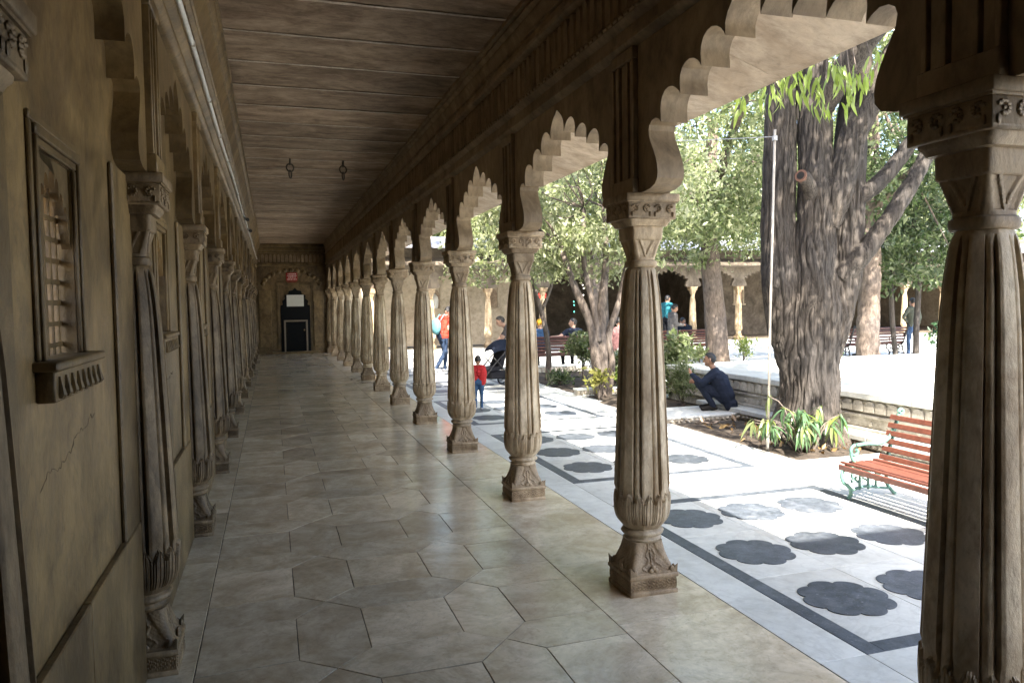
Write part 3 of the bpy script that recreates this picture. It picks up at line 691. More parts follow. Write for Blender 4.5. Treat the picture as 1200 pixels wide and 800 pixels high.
# ================================================================== CEILING AND ROOF
ce = tag(part('ceiling', MB().box(-1.0, 2.17, Y_BACK, Y_END + 0.3, 4.035, 4.40), 'mortar_pale', None), 'dark stone slab ceiling of the corridor with pale joints', 'ceiling', kind='structure')
YS0 = 6.0
for i in range(-18, 29):
    y0 = YS0 + 0.806 * i
    mb = MB(); dz = rr_.uniform(-0.006, 0.004)
    mb.box(-0.36, 1.92, y0 + 0.009, y0 + 0.797, 4.0 + dz, 4.0345, 0.010)
    part('ceiling_slab', mb, 'ceiling_stone', ce)
    js = MB(); xs_ = np.linspace(-0.36, 1.92, 40)
    js.add([(x, y0 + sg_ * (0.019 + 0.013 * mnoise.noise((x * 4, y0 * 3, sg_))), 3.9935 + 0.003 * mnoise.noise((x * 6, y0, 2))) for x in xs_ for sg_ in (-1, 1)], [(2 * q, 2 * q + 1, 2 * q + 3, 2 * q + 2) for q in range(39)])
    part('joint_strip', js, 'mortar_pale', ce, 180)
for x, hl in ((0.34, 'ringed iron hook in the ceiling, the one nearer the side wall'), (1.15, 'ringed iron hook in the ceiling, the one nearer the arcade')):
    hk = thing('ceiling_hook', hl, 'hook', (x, 12.45, 4.0), 0, 'iron hooks in the ceiling')
    part('staple', MB().tube([(0, -0.05, 0.01), (0, -0.05, -0.05), (0, -0.025, -0.085), (0, 0.025, -0.085), (0, 0.05, -0.05), (0, 0.05, 0.01)], 0.013, 8), 'hook_iron', hk, 180)
    part('ring', MB().tube([(0.055 * math.cos(a), 0.02 * math.cos(a), -0.135 + 0.06 * math.sin(a)) for a in np.linspace(0, 2 * PI, 17)], 0.011, 7), 'hook_iron', hk, 180)
    part('ring', MB().tube([(0.02 * math.cos(a), 0.05 * math.cos(a), -0.235 + 0.06 * math.sin(a)) for a in np.linspace(0, 2 * PI, 17)], 0.011, 7), 'hook_iron', hk, 180)

# ================================================================== END WALL WITH DOOR
ew = thing('end_wall', 'shadowy stone end wall of the corridor with a dark door', 'wall', (0.72, Y_END, 0))
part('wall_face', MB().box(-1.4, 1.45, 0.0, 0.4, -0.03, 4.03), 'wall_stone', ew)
part('moulding', MB().prism([(0.02, 3.19), (-0.06, 3.19), (-0.06, 3.24), (-0.035, 3.26), (-0.035, 3.30), (0.02, 3.30)], 'x', -1.30, 1.24), 'wall_stone', ew, 30) if False else None
mo = MB(); mo.box(-1.2, 1.2, -0.055, 0.0, 3.20, 3.26, 0.008); mo.box(-1.2, 1.2, -0.035, 0.0, 3.262, 3.32, 0.006); mo.box(-1.2, 1.2, -0.09, 0.0, 3.66, 3.74, 0.01); mo.box(-1.2, 1.2, -0.15, 0.0, 3.742, 3.86, 0.02); mo.box(-1.2, 1.2, -0.22, 0.0, 3.862, 3.999, 0.03)
part('moulding', mo, 'wall_stone', ew, 30)
for i in range(17): link('frieze_leaf', FLEAF, ew, (-1.12 + 0.14 * i, -0.001, 3.335), PI / 2)
# relief of a wide cusped arch on the wall
ap = []
for t in np.linspace(0, PI, 15)[1:-1]:
    ap.append((1.02 * math.cos(t), 2.42 + 0.62 * math.sin(t)))
for (x, z) in ap: part('relief_lobe', MB().ball((x, -0.004, z), (0.085, 0.05, 0.085), 10, 6), 'wall_stone', ew, 60)
dpan = MB()
for x0, x1 in ((-1.15, -0.72), (0.72, 1.15)): dpan.box(x0, x1, -0.03, 0, 0.25, 2.3, 0.02)
part('wall_panel', dpan, 'wall_stone', ew)
XD = 0.12
dr = link('door', None, ew, (XD, -0.0, 0))
dpoly = [(-0.52, 0.02), (-0.52, 1.75)] + [(-0.44, 1.78), (-0.46, 1.92), (-0.36, 2.0), (-0.37, 2.12), (-0.24, 2.18), (-0.22, 2.28), (-0.08, 2.31), (0, 2.40), (0.08, 2.31), (0.22, 2.28), (0.24, 2.18), (0.37, 2.12), (0.36, 2.0), (0.46, 1.92), (0.44, 1.78)] + [(0.52, 1.75), (0.52, 0.02)]
part('door_leaf', MB().prism(dpoly, 'y', -0.035, 0.0), 'door_dark', dr, 30)
fm = MB(); fm.box(-0.42, -0.36, -0.075, -0.036, 0.06, 1.16, 0.005); fm.box(0.36, 0.42, -0.075, -0.036, 0.06, 1.16, 0.005); fm.box(-0.42, 0.42, -0.0755, -0.036, 1.16, 1.22, 0.005)
part('screen_frame', fm, 'door_frame', dr)
bx = MB(); bx.box(-0.66, -0.56, -0.03, 0, 0.0, 2.5, 0.01); bx.box(0.56, 0.66, -0.03, 0, 0.0, 2.5, 0.01); bx.box(-0.66, 0.66, -0.032, 0, 2.5, 2.60, 0.01)
part('door_surround', bx, 'wall_stone', dr); part('step', MB().box(-0.85, 0.85, -0.30, 0.0, 0.0, 0.07, 0.01), 'wall_stone', dr)
part('knob', MB().ball((0.30, -0.06, 0.85), 0.03, 8, 6), 'brass', dr, 180)
tag(part('notice_sheet', MB().box(-0.30, 0.30, -0.008, 0, -0.21, 0.21), 'paper_white', None, loc=(0.72 + XD, Y_END - 0.038, 1.93)), 'white notice sheet fixed in the arch of the dark door', 'notice')
sg = thing('wall_sign', 'small red sign with pale lettering above the dark door', 'sign', (0.72 + XD - 0.10, Y_END - 0.012, 2.75))
part('sign_board', MB().box(-0.20, 0.20, -0.012, 0.0, -0.10, 0.20, 0.002), 'sign_red', sg); part('sign_board', MB().box(-0.17, 0.17, -0.012, 0.0, -0.25, -0.13, 0.002), 'sign_red', sg)
tx = MB()
for z, wd in ((0.15, 0.28), (0.09, 0.32), (0.03, 0.24), (-0.04, 0.30), (-0.17, 0.24), (-0.21, 0.20)):
    x = -wd / 2
    while x < wd / 2: l_ = rr_.uniform(0.02, 0.05); tx.box(x, x + l_, -0.0145, -0.0125, z - 0.012, z + 0.012); x += l_ + 0.018
tag(part('lettering', tx, 'paper_white', sg), kind='stuff')

# ================================================================== OTHER WINGS OF THE COURT
NY = 28.6
nw = thing('north_gallery', 'pillared stone gallery closing the far end of the courtyard', 'building', (0, NY, 0))
NX = [17.1 + 2.261 * j for j in range(-6, 10)]
ARCHN = arch_mesh(-0.08, 0.08, 'arch', 'gallery_shade_stone')
for j, x in enumerate(NX):
    lab = 'fluted column of the far gallery, %s counted from the corridor end' % ORD[j]
    column('gallery_column', lab, (x, NY, 0), 'columns of the far gallery')
    if j > 0: link('arch', ARCHN, nw, (x - S / 2, 0, 0), PI / 2)
link('arch', ARCHN, nw, (NX[-1] + S / 2, 0, 0), PI / 2)
xa, xb = 2.25, NX[-1] + S
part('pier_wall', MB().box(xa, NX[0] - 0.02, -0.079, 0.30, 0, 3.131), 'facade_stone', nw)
part('upper_wall', MB().box(xa, xb, -0.12, 0.12, 3.132, 4.0, 0.01), 'gallery_shade_stone', nw)
part('roof', MB().box(xa, xb, -0.2, 10.2, 4.0, 4.25, 0.02), 'gallery_shade_stone', nw)
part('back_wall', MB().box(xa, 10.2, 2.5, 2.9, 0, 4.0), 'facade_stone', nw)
part('back_wall', MB().box(10.4, xb, 9.4, 9.8, 0, 4.0), 'gallery_shade_stone', nw); part('gallery_floor', MB().box(10.4, xb, 0.4, 9.4, -0.01, 0.03), 'gallery_shade_stone', nw); part('gallery_ceiling', MB().box(10.4, xb, 0.13, 9.4, 3.96, 3.998), 'ceiling_stone', nw)
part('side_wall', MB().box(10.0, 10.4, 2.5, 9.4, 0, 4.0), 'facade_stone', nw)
part('side_wall', MB().box(20.0, 20.4, 3.6, 9.4, 0, 4.0), 'gallery_shade_stone', nw); part('back_wall', MB().box(20.4, 24.4, 3.6, 3.9, 0, 4.0), 'gallery_shade_stone', nw)
EN = MB().prism([(-0.08, 3.50), (-0.95, 3.22), (-0.95, 3.17), (-0.90, 3.14), (-0.08, 3.42)], 'x', -S / 2 + 0.004, S / 2 - 0.004).data('eave_slab', 'gallery_shade_stone', 30)
for i in range(1, len(NX) + 1): link('eave_slab', EN, nw, (NX[0] - S / 2 + S * i, 0, 0))
for x in np.arange(xa, xb - 1.0, 1.05):
    part('roof_sheet', MB().prism([(-1.10, 3.78), (-0.125, 4.26), (-0.125, 4.28), (-1.10, 3.80)], 'x', x + 0.004, x + 1.046), 'tin_roof', nw)
def niche(x, y, name, parent):
    n_ = MB()
    n_.box(-0.30, -0.22, -0.05, 0, 1.55, 2.40, 0.01); n_.box(0.22, 0.30, -0.05, 0, 1.55, 2.40, 0.01); n_.box(-0.30, 0.30, -0.052, 0, 2.40, 2.48, 0.01); n_.box(-0.36, 0.36, -0.09, 0, 1.47, 1.55, 0.01)
    a = part('niche', n_, 'facade_stone', parent, loc=(x, y, 0))
    part('niche_shade', MB().prism([(-0.22, 1.55), (0.22, 1.55), (0.22, 2.12), (0.15, 2.28), (0.06, 2.32), (0, 2.40), (-0.06, 2.32), (-0.15, 2.28), (-0.22, 2.12)], 'y', -0.012, 0.0), 'ceiling_stone', a)  # flat darker panel standing in for the shade of a recess
niche(6.45, 2.5, 'n', nw); niche(8.95, 2.5, 'n', nw); niche(21.8, 3.6, 'n', nw)
va = thing('wall_vase', 'ribbed white vase standing in the niche of the pale far wall', 'vase', (6.45, NY + 2.43, 1.551))
VR = [(0, 0.09), (0.03, 0.13), (0.15, 0.15), (0.32, 0.155), (0.45, 0.14), (0.53, 0.09), (0.57, 0.05), (0.60, 0.03)]
part('vase_body', MB().grid([i * 0.02 for i in range(31)], 28, lambda t, z: interp(VR, z) * (1 + 0.05 * math.sin(z * 95))), 'vase_white', va, 60)
# lit numerals and lamp strings in the dark gallery
for x, z, lab in ((10.9, 2.12, 'red lit number display in the dark gallery beside a column'), (11.6, 2.05, 'smaller red lit display deeper in the dark gallery')):
    d_ = thing('number_display', lab, 'display', (x, NY + 3.6, z))
    part('housing', MB().box(-0.22, 0.22, 0, 0.06, -0.12, 0.12, 0.01), 'iron_black', d_)
    for r_ in (-0.06, 0.05):
        for c_ in (-0.13, 0.0, 0.13):
            part('numeral', MB().box(c_ - 0.045, c_ + 0.045, -0.006, 0, r_ - 0.035, r_ + 0.035), 'led_red', d_)
for x, mt_, lab in ((13.05, 'led_green', 'string of small green lamps hanging in the dark gallery'), (13.5, 'led_white', 'string of small white lamps hanging in the dark gallery')):
    s_ = thing('lamp_string', lab, 'lamps', (x, NY + 3.4, 3.0))
    part('cord', MB().tube([(0, 0, 1.0), (0, 0, -1.8)], 0.006, 5), 'iron_black', s_)
    for i in range(9):
        if rr_.random() < 0.75: part('lamp', MB().ball((rr_.uniform(-0.03, 0.03), -0.02, -0.5 - 0.15 * i), 0.03, 6, 4), mt_, s_)
# south and east sides of the court, plain stone fronts
sw = thing('south_wing', 'plain stone front on the near side of the courtyard', 'building', (0, -15.5, 0))
part('wall', MB().box(2.42, 38, -0.6, 0, 0, 4.6, 0.02), 'facade_stone', sw); part('cornice', MB().box(2.45, 38, 0.001, 0.4, 3.6, 3.8, 0.03), 'facade_stone', sw); part('plinth', MB().box(2.45, 38, 0.001, 0.12, 0, 0.4, 0.02), 'facade_stone', sw)
jb = thing('shadow_balcony', 'unseen closed stone projection added over the courtyard for its shadow', 'shadow_balcony', (XC, 0, 0))  # unseen projection, added and sized for the shadow on the near paving
part('shadow_balcony_floor', MB().box(0.31, 2.05, -3.6, -0.95, 4.30, 4.50, 0.03), 'facade_stone', jb); part('shadow_balcony_wall', MB().box(0.34, 1.95, -3.5, -1.05, 4.502, 5.55, 0.02), 'facade_stone', jb); part('shadow_balcony_eave', MB().box(0.30, 2.1, -3.65, -0.92, 5.552, 5.66, 0.03), 'facade_stone', jb)
bk_ = MB()
for y in (-3.3, -2.3, -1.3): bk_.prism([(0.31, 3.6), (0.31, 4.298), (1.6, 4.298), (0.9, 4.1), (0.5, 3.9)], 'y', y - 0.09, y + 0.09)
tag(part('bracket', bk_, 'facade_stone', jb), kind='stuff')
ea = thing('east_wing', 'pale stone front on the side of the courtyard opposite the corridor', 'building', (37.0, 0, 0))
part('wall', MB().box(0, 0.6, -16, 46, 0, 4.6, 0.02), 'facade_stone', ea); part('cornice', MB().box(-0.4, 0.0, -16, 27, 3.6, 3.8, 0.03), 'facade_stone', ea)
bw = thing('corridor_end', 'plain wall closing the near end of the corridor', 'wall', (0.7, Y_BACK, 0))
part('wall_face', MB().box(-1.8, 2.8, -0.4, 0, -0.03, 4.03), 'wall_stone', bw)

# ================================================================== TANK
tk = thing('water_tank', 'raised white stone tank with carved sides behind the big tree', 'tank', (6.6, 0, 0))
TX, TY0, TY1, CW = 9.4, 2.5, 11.9, 0.68
part('tank_wall', MB().box(0.03, CW - 0.03, TY0, TY1, 0, 0.52), 'garden_stone', tk)
part('tank_wall', MB().box(CW - 0.03, TX, 10.42, TY1 - 0.03, 0, 0.52), 'garden_stone', tk)
part('tank_wall', MB().box(CW - 0.03, TX, TY0, TY0 + 0.6, 0, 0.52), 'garden_stone', tk); part('tank_wall', MB().box(TX - 0.7, TX, TY0 + 0.6, 10.42, 0, 0.52), 'garden_stone', tk)
part('tank_floor', MB().box(CW - 0.03, TX - 0.7, TY0 + 0.6, 10.42, 0.0, 0.12), 'white_marble', tk)
part('tank_lining', MB().box(CW - 0.03, TX - 0.7, 10.40, 10.419, 0.12, 0.518), 'white_marble', tk); part('tank_lining', MB().box(CW - 0.029, CW - 0.012, TY0 + 0.6, 10.40, 0.12, 0.518), 'white_marble', tk)
def coping(x0, x1, y0, y1): part('coping_slab', MB().box(x0 + 0.002, x1 - 0.002, y0 + 0.002, y1 - 0.002, 0.521, 0.60 + rr_.uniform(-0.003, 0.003), 0.010), 'white_marble', tk)
yy = np.linspace(TY0, TY1, 8)
for a_, b_ in zip(yy, yy[1:]): coping(-0.02, CW, a_, b_)
xx = np.linspace(CW, TX, 8)
for a_, b_ in zip(xx, xx[1:]): coping(a_, b_, 10.38, TY1 + 0.03); coping(a_, b_, TY0, TY0 + 0.63)
yy = np.linspace(TY0 + 0.63, 10.38, 6)
for a_, b_ in zip(yy, yy[1:]): coping(TX - 0.72, TX + 0.02, a_, b_)
# lower ledge with bead edge, carved tongues and studs on the side facing the corridor
LG = MB().box(-0.27, 0.03, 0.003, 1.197, 0.085, 0.15, 0.008).data('ledge_slab', 'white_marble')
LB = MB().box(-0.22, 0.03, 0.0, 1.2, 0.0, 0.085, 0.004).data('ledge_base', 'garden_stone')
for i in range(6): link('ledge_slab', LG, tk, (0, 3.3 + 1.2 * i, 0)); link('ledge_base', LB, tk, (0, 3.3 + 1.2 * i, 0))
BEAD = MB().ball((0, 0, 0), (0.03, 0.036, 0.03), 8, 6).data('bead', 'garden_stone', 180)
for i in range(78): link('bead', BEAD, tk, (-0.228, 3.36 + 0.091 * i, 0.045))
tg = MB().prism([(-0.075, 0.0), (0.075, 0.0), (0.075, 0.07), (0.05, 0.115), (0, 0.13), (-0.05, 0.115), (-0.075, 0.07)], 'x', -0.035, 0.0)
TON = tg.data('carved_tongue', 'garden_stone'); STUD = MB().ball((0, 0, 0), (0.02, 0.035, 0.035), 8, 6).data('stud', 'garden_stone', 180)
for i in range(52):
    y = 2.75 + 0.176 * i
    if y < TY1 - 0.05: link('carved_tongue', TON, tk, (0.028, y, 0.375)); link('stud', STUD, tk, (0.028, y, 0.235)) if i % 2 else None
for i in range(30):
    x = 0.8 + 0.176 * i
    o = link('carved_tongue', TON, tk, (x, 10.405, 0.375), PI / 2)
mo = MB(); mo.box(0.0, 0.0295, TY0, TY1, 0.31, 0.345, 0.006); mo.box(-0.01, 0.0295, TY0, TY1, 0.150, 0.185, 0.008)
part('moulding', mo, 'garden_stone', tk)
part('water', MB().add([(CW - 0.012, TY0 + 0.6, 0.36), (TX - 0.7, TY0 + 0.6, 0.36), (TX - 0.7, 10.40, 0.36), (CW - 0.012, 10.40, 0.36)], [(0, 1, 2, 3)]), 'water', None, loc=(6.6, 0, 0))
tag(bpy.data.objects['water'], 'still pale water inside the raised stone tank', 'water', kind='structure')

# ================================================================== PLANTING BEDS
def soil(name, x0, x1, y0, y1, label, amp=0.035):
    nx, ny = max(2, int((x1 - x0) / 0.06)), max(2, int((y1 - y0) / 0.06)); V = []
    for j in range(ny + 1):
        for i in range(nx + 1):
            x = x0 + (x1 - x0) * i / nx; y = y0 + (y1 - y0) * j / ny
            e = min(1, min(i, nx - i, j, ny - j) / 3)
            z = -0.02 + e * (0.018 + amp * (mnoise.noise((x * 3.1, y * 3.1, 1)) * 0.6 + mnoise.noise((x * 9, y * 9, 4)) * 0.35 + 0.5))
            V.append((x, y, z))
    F = [(j * (nx + 1) + i, j * (nx + 1) + i + 1, (j + 1) * (nx + 1) + i + 1, (j + 1) * (nx + 1) + i) for j in range(ny) for i in range(nx)]
    tag(part(name, MB().add(V, F), 'soil', None, 180), label, 'soil', kind='structure')
soil('tree_bed', 5.30, 6.40, 6.73, 9.40, 'dark soil bed around the big tree')
soil('shrub_bed', 5.30, 6.62, 10.30, 12.88, 'brown soil bed with small shrubs')
soil('shrub_bed', 5.30, 7.6, 13.10, 17.6, 'brown soil bed further back')
def kerb(name, label, x0, x1, y0, y1, h, beads=True, sides='s'):
    t = thing(name, label, 'kerb', (x0, y0, 0)); L_ = x1 - x0; W_ = y1 - y0
    n_ = max(1, round(L_ / 0.9))
    for i in range(n_): part('kerb_slab', MB().box(L_ * i / n_ + 0.002, L_ * (i + 1) / n_ - 0.002, 0.0, W_, h - 0.035, h, 0.006), 'white_marble', t)
    part('kerb_base', MB().box(0.02, L_ - 0.02, 0.02, W_ - 0.02, -0.02, h - 0.036), 'garden_stone', t)
    if beads:
        nb = int(L_ / 0.088)
        B2 = MB().ball((0, 0, 0), (0.034, 0.026, 0.5 * (h - 0.036)), 8, 6).data('bead', 'garden_stone', 180)
        for i in range(nb): link('bead', B2, t, (0.06 + (L_ - 0.12) * (i + 0.5) / nb, 0.018, 0.5 * (h - 0.036)))
    return t
kerb('stone_walk', 'low white stone walk with beaded edge where a man squats', 5.19, 6.62, 9.40, 10.30, 0.085)
kerb('stone_kerb', 'beaded stone kerb in front of the forked grey tree bed', 5.30, 6.60, 12.90, 13.10, 0.12)
kerb('stone_kerb', 'beaded stone kerb behind the leafy shrub bed', 5.30, 7.6, 17.6, 17.85, 0.16)
kerb('stone_kerb', 'stone kerb along the path before the far benches', 9.0, 16.0, 13.4, 13.65, 0.12)
hose = MB().tube([(5.42, 9.0, 0.05), (5.50, 8.92, 0.07), (5.62, 8.9, 0.05), (5.74, 8.96, 0.06), (5.7, 9.08, 0.05), (5.52, 9.1, 0.05)], 0.014, 6)
tag(part('fallen_stick', hose, 'bark_pink', None, 180), 'curved dry stick lying on the soil by the walk', 'stick')

# ================================================================== TREES
def smooth_path(ctrl, n):
    P = [Vector(c[:3]) for c in ctrl]; Rr = [c[3] for c in ctrl]; out = []
    k = len(P) - 1
    for i in range(n + 1):
        t = i / n * k; j = min(int(t), k - 1); f = t - j
        p0, p1, p2, p3 = P[max(j - 1, 0)], P[j], P[j + 1], P[min(j + 2, k)]
        q = 0.5 * ((2 * p1) + (p2 - p0) * f + (2 * p0 - 5 * p1 + 4 * p2 - p3) * f * f + (3 * p1 - p0 - 3 * p2 + p3) * f ** 3)
        out.append((q, Rr[j] + (Rr[j + 1] - Rr[j]) * f))
    return out
def bark_tube(mb, ctrl, n=16, rows=24, amp=0.0, lump=0.06, freq=7.0, mi=0, flare=0):
    pts = smooth_path(ctrl, rows); V = []; ref = None
    for i, (p, r) in enumerate(pts):
        d = (pts[min(i + 1, rows)][0] - pts[max(i - 1, 0)][0]).normalized()
        if ref is None: ref = Vector((1, 0, 0)) if abs(d.x) < 0.8 else Vector((0, 1, 0))
        a = (ref - d * ref.dot(d)).normalized(); b = d.cross(a); ref = a
        for j in range(n):
            t = 2 * PI * j / n; dr = a * math.cos(t) + b * math.sin(t)
            q = p + dr * r
            rr = r * (1 + lump * mnoise.noise(q * 2.2) + 0.5 * lump * mnoise.noise(q * 5.0))
            if flare and q.z < 0.5:
                fz = max(0.0, 1 - q.z / 0.5) ** 1.6
                rr *= 1 + fz * (0.10 + 0.22 * max(0, math.sin(t * 5 + 1.3)) )
            if amp > 0:
                w_ = Vector((q.x * freq + 0.9 * mnoise.noise((q.x * 3, q.y * 3, q.z * 2.6)), q.y * freq, q.z * freq * 0.10))
                nz = mnoise.noise(w_); nz2 = mnoise.noise(w_ * 2.1 + Vector((7, 3, 1)))
                rr += amp * (1.3 * min(1, abs(nz) * 3.6) ** 0.7 + 0.35 * min(1, abs(nz2) * 3.0) - 1.3)
            V.append(p + dr * rr)
    F = [(i * n + j, i * n + (j + 1) % n, (i + 1) * n + (j + 1) % n, (i + 1) * n + j) for i in range(rows) for j in range(n)]
    F += [tuple(range(n - 1, -1, -1)), tuple(range(rows * n, (rows + 1) * n))]
    mb.add(V, F, mi)
def leaf_cloud(name, C, size, mat, droop=0.35, width=0.42, sv=0.35, seed=1):
    rg = np.random.default_rng(seed); n = len(C)
    d = rg.normal(size=(n, 3)); d[:, 2] -= droop * 2.0; d /= np.linalg.norm(d, axis=1)[:, None]
    k = rg.normal(size=(n, 3)); k -= d * (k * d).sum(1)[:, None]; k /= np.linalg.norm(k, axis=1)[:, None]
    nn = np.cross(d, k); s = size * np.clip(1 + sv * rg.normal(size=n), 0.4, 1.8)[:, None]
    A = C; B = C + d * s * 0.45 + k * s * width * 0.5 + nn * s * 0.08; T = C + d * s - nn * s * 0.06; D = C + d * s * 0.45 - k * s * width * 0.5 + nn * s * 0.08
    V = np.stack([A, B, T, D], 1).reshape(-1, 3)
    me = bpy.data.meshes.new(name); me.vertices.add(4 * n); me.vertices.foreach_set('co', V.ravel())
    ix = np.arange(n)[:, None] * 4 + np.array([[0, 1, 2, 0, 2, 3]]); me.loops.add(6 * n); me.loops.foreach_set('vertex_index', ix.ravel().astype(np.int32))
    me.polygons.add(2 * n); me.polygons.foreach_set('loop_start', np.arange(0, 6 * n, 3, dtype=np.int32))
    me.materials.append(MAT[mat]); me.update(); me.validate()
    return me
def clumps(ell, nclump, nleaf, spread, seed, shell=0.35):
    """leaf positions: clumps scattered through ellipsoids (cx,cy,cz,rx,ry,rz)"""
    rg = np.random.default_rng(seed); out = []; w_ = np.array([e[3] * e[4] * e[5] for e in ell]) ** 0.7; w_ /= w_.sum()
    cs = []
    for c in range(nclump):
        e = ell[rg.choice(len(ell), p=w_)]
        v = rg.normal(size=3); v /= np.linalg.norm(v); r = (shell + (1 - shell) * rg.random()) ** 0.6
        ce_ = np.array(e[:3]) + v * r * np.array(e[3:]); cs.append(ce_)
        m_ = int(nleaf * rg.uniform(0.5, 1.5)); sp = spread * rg.uniform(0.6, 1.4)
        out.append(ce_ + rg.normal(size=(m_, 3)) * np.array([sp, sp, sp * 0.6]))
    return np.concatenate(out), cs
def tree(name, label, base, stems, ell, nclump, nleaf, spread, lsize, leaf, bark, seed, group=None, droop=0.35, twigs=14, n=14, rows=22, amp=0.0, shell=0.35, freq=7.0, lump=0.07):
    t = thing(name, label, 'tree', base, 0, group); B = Vector(base)
    mb = MB()
    for s_ in stems: bark_tube(mb, [(p[0] - B.x, p[1] - B.y, p[2] - B.z, p[3]) for p in s_], n=n, rows=rows, amp=amp, freq=freq, lump=lump)
    P, cs = clumps(ell, nclump, nleaf, spread, seed)
    rg = random.Random(seed)
    ends = [s_[-1] for s_ in stems]
    for c in cs[:twigs]:
        e = min(ends, key=lambda q: (q[0] - c[0]) ** 2 + (q[1] - c[1]) ** 2 + (q[2] - c[2]) ** 2 * 1.5)
        mid = [(e[i] + c[i]) / 2 + rg.uniform(-0.2, 0.2) for i in range(3)]; r = min(e[3] * 0.6, 0.05)
        bark_tube(mb, [(e[0] - B.x, e[1] - B.y, e[2] - B.z, r), (mid[0] - B.x, mid[1] - B.y, mid[2] - B.z, r * 0.6), (c[0] - B.x, c[1] - B.y, c[2] - B.z, r * 0.25)], n=6, rows=6, lump=0.03)
    part('trunk', mb, bark, t, 180)
    link('crown', leaf_cloud('crown', P - np.array(base), lsize, leaf, droop, seed=seed), t)
    return t
# --- the great tree
BT = Vector((6.06, 7.55, 0)); RD = Vector((0.953, -0.302, 0)); TC = Vector((-0.302, -0.953, 0))
def at(s, z, r, d=0.0): p = BT + RD * s + TC * d; return (p.x - BT.x, p.y - BT.y, z, r)
bt = thing('great_tree', 'huge old tree with deeply furrowed dark bark and several stems', 'tree', tuple(BT))
mb = MB()
bark_tube(mb, [at(0.02, -0.06, 0.42), at(0.01, 0.15, 0.40), at(0.02, 0.5, 0.345), at(0.02, 1.0, 0.335), at(0.02, 1.5, 0.36), at(0.03, 1.9, 0.35), at(0.04, 2.25, 0.24)], 260, 140, 0.026, 0.06, 17.0, flare=1)
bark_tube(mb, [at(-0.04, 0.3, 0.16), at(-0.16, 1.0, 0.20), at(-0.25, 1.4, 0.22), at(-0.33, 1.9, 0.22, 0.05), at(-0.35, 2.6, 0.195), at(-0.33, 3.7, 0.175), at(-0.36, 4.6, 0.16), at(-0.5, 6.4, 0.12)], 160, 150, 0.024, 0.06, 17.0)
bark_tube(mb, [at(0.0, 0.5, 0.17, 0.04), at(0.0, 1.1, 0.22, 0.07), at(0.0, 1.6, 0.245, 0.12), at(0.02, 2.2, 0.24, 0.14), at(0.06, 3.0, 0.205, 0.1), at(0.05, 4.2, 0.18), at(0.0, 6.5, 0.13, -0.2)], 160, 150, 0.024, 0.06, 17.0)
bark_tube(mb, [at(0.04, 0.4, 0.17), at(0.16, 1.0, 0.22), at(0.30, 1.6, 0.24), at(0.42, 2.2, 0.215), at(0.47, 3.0, 0.19), at(0.53, 4.0, 0.165), at(0.7, 6.2, 0.12)], 160, 150, 0.024, 0.06, 17.0)
bark_tube(mb, [at(0.14, 2.55, 0.16, 0.15), at(0.28, 3.0, 0.165, 0.2), at(0.45, 3.6, 0.15, 0.2), at(0.85, 4.35, 0.13, 0.15), at(1.35, 5.4, 0.09, 0.3)], 90, 90, 0.022, 0.08, 16.0)
bark_tube(mb, [at(0.32, 1.95, 0.13, 0.12), at(0.58, 2.25, 0.115, 0.2), at(0.95, 2.75, 0.095, 0.2), at(1.32, 3.35, 0.085, 0.15), at(2.1, 4.6, 0.06)], 48, 70, 0.016, 0.09, 12.0)
bark_tube(mb, [at(0.5, 2.85, 0.10, 0.08), at(0.75, 3.02, 0.09, 0.12), at(1.1, 3.42, 0.085, 0.1), at(1.8, 4.4, 0.06)], 40, 50, 0.014, 0.09, 12.0)
bark_tube(mb, [at(-0.30, 1.75, 0.12, 0.1), at(-0.42, 1.92, 0.13, 0.12), at(-0.47, 2.06, 0.10, 0.12), at(-0.44, 2.2, 0.06, 0.1)], 36, 24, 0.012, 0.15, 10.0)
bark_tube(mb, [at(-0.36, 4.6, 0.10), (-0.8, -1.6, 6.2, 0.08), (-1.6, -3.4, 7.1, 0.04)], 20, 30, 0.008, 0.06, 10.0)
# limb that carries leaves towards the gallery the sun comes over
bark_tube(mb, [at(0.1, 3.9, 0.16), (0.25, -1.2, 4.9, 0.12), (0.35, -2.6, 5.5, 0.08), (0.4, -4.2, 5.9, 0.04)], 24, 30, 0.01, 0.06, 10.0)
part('trunk', mb, 'bark_dark', bt, 180)
sb = MB(); bark_tube(sb, [at(-0.02, 2.72, 0.11, 0.12), at(-0.07, 2.93, 0.085, 0.24), at(-0.17, 3.05, 0.078, 0.36), at(-0.25, 3.08, 0.076, 0.44)], 28, 18, 0.006, 0.08, 12.0)
stub = part('cut_branch', sb, 'bark_dark', bt, 180); stub['label'] = 'sawn branch stub with a hollow end'
c0 = Vector(at(-0.25, 3.08, 0, 0.44)[:3]); dd = (Vector(at(-0.25, 3.08, 0, 0.44)[:3]) - Vector(at(-0.17, 3.05, 0, 0.36)[:3])).normalized()
part('cut_ring', MB().tube([c0 - dd * 0.02, c0 + dd * 0.012], [0.072, 0.068], 20), 'cut_wood', stub); part('hollow', MB().tube([c0, c0 + dd * 0.016], [0.046, 0.044], 16), 'hollow', stub)  # dark disc painted for the shade inside the hole
P, cs = clumps([(0, 0.3, 8.2, 3.6, 3.4, 1.9), (0.45, -3.9, 6.1, 1.9, 1.7, 1.0), (-1.7, -3.6, 7.2, 1.7, 1.8, 0.7)], 185, 62, 0.34, 21)
link('crown', leaf_cloud('crown', P, 0.21, 'leaf_mid', 0.6, 0.34, seed=21), bt)
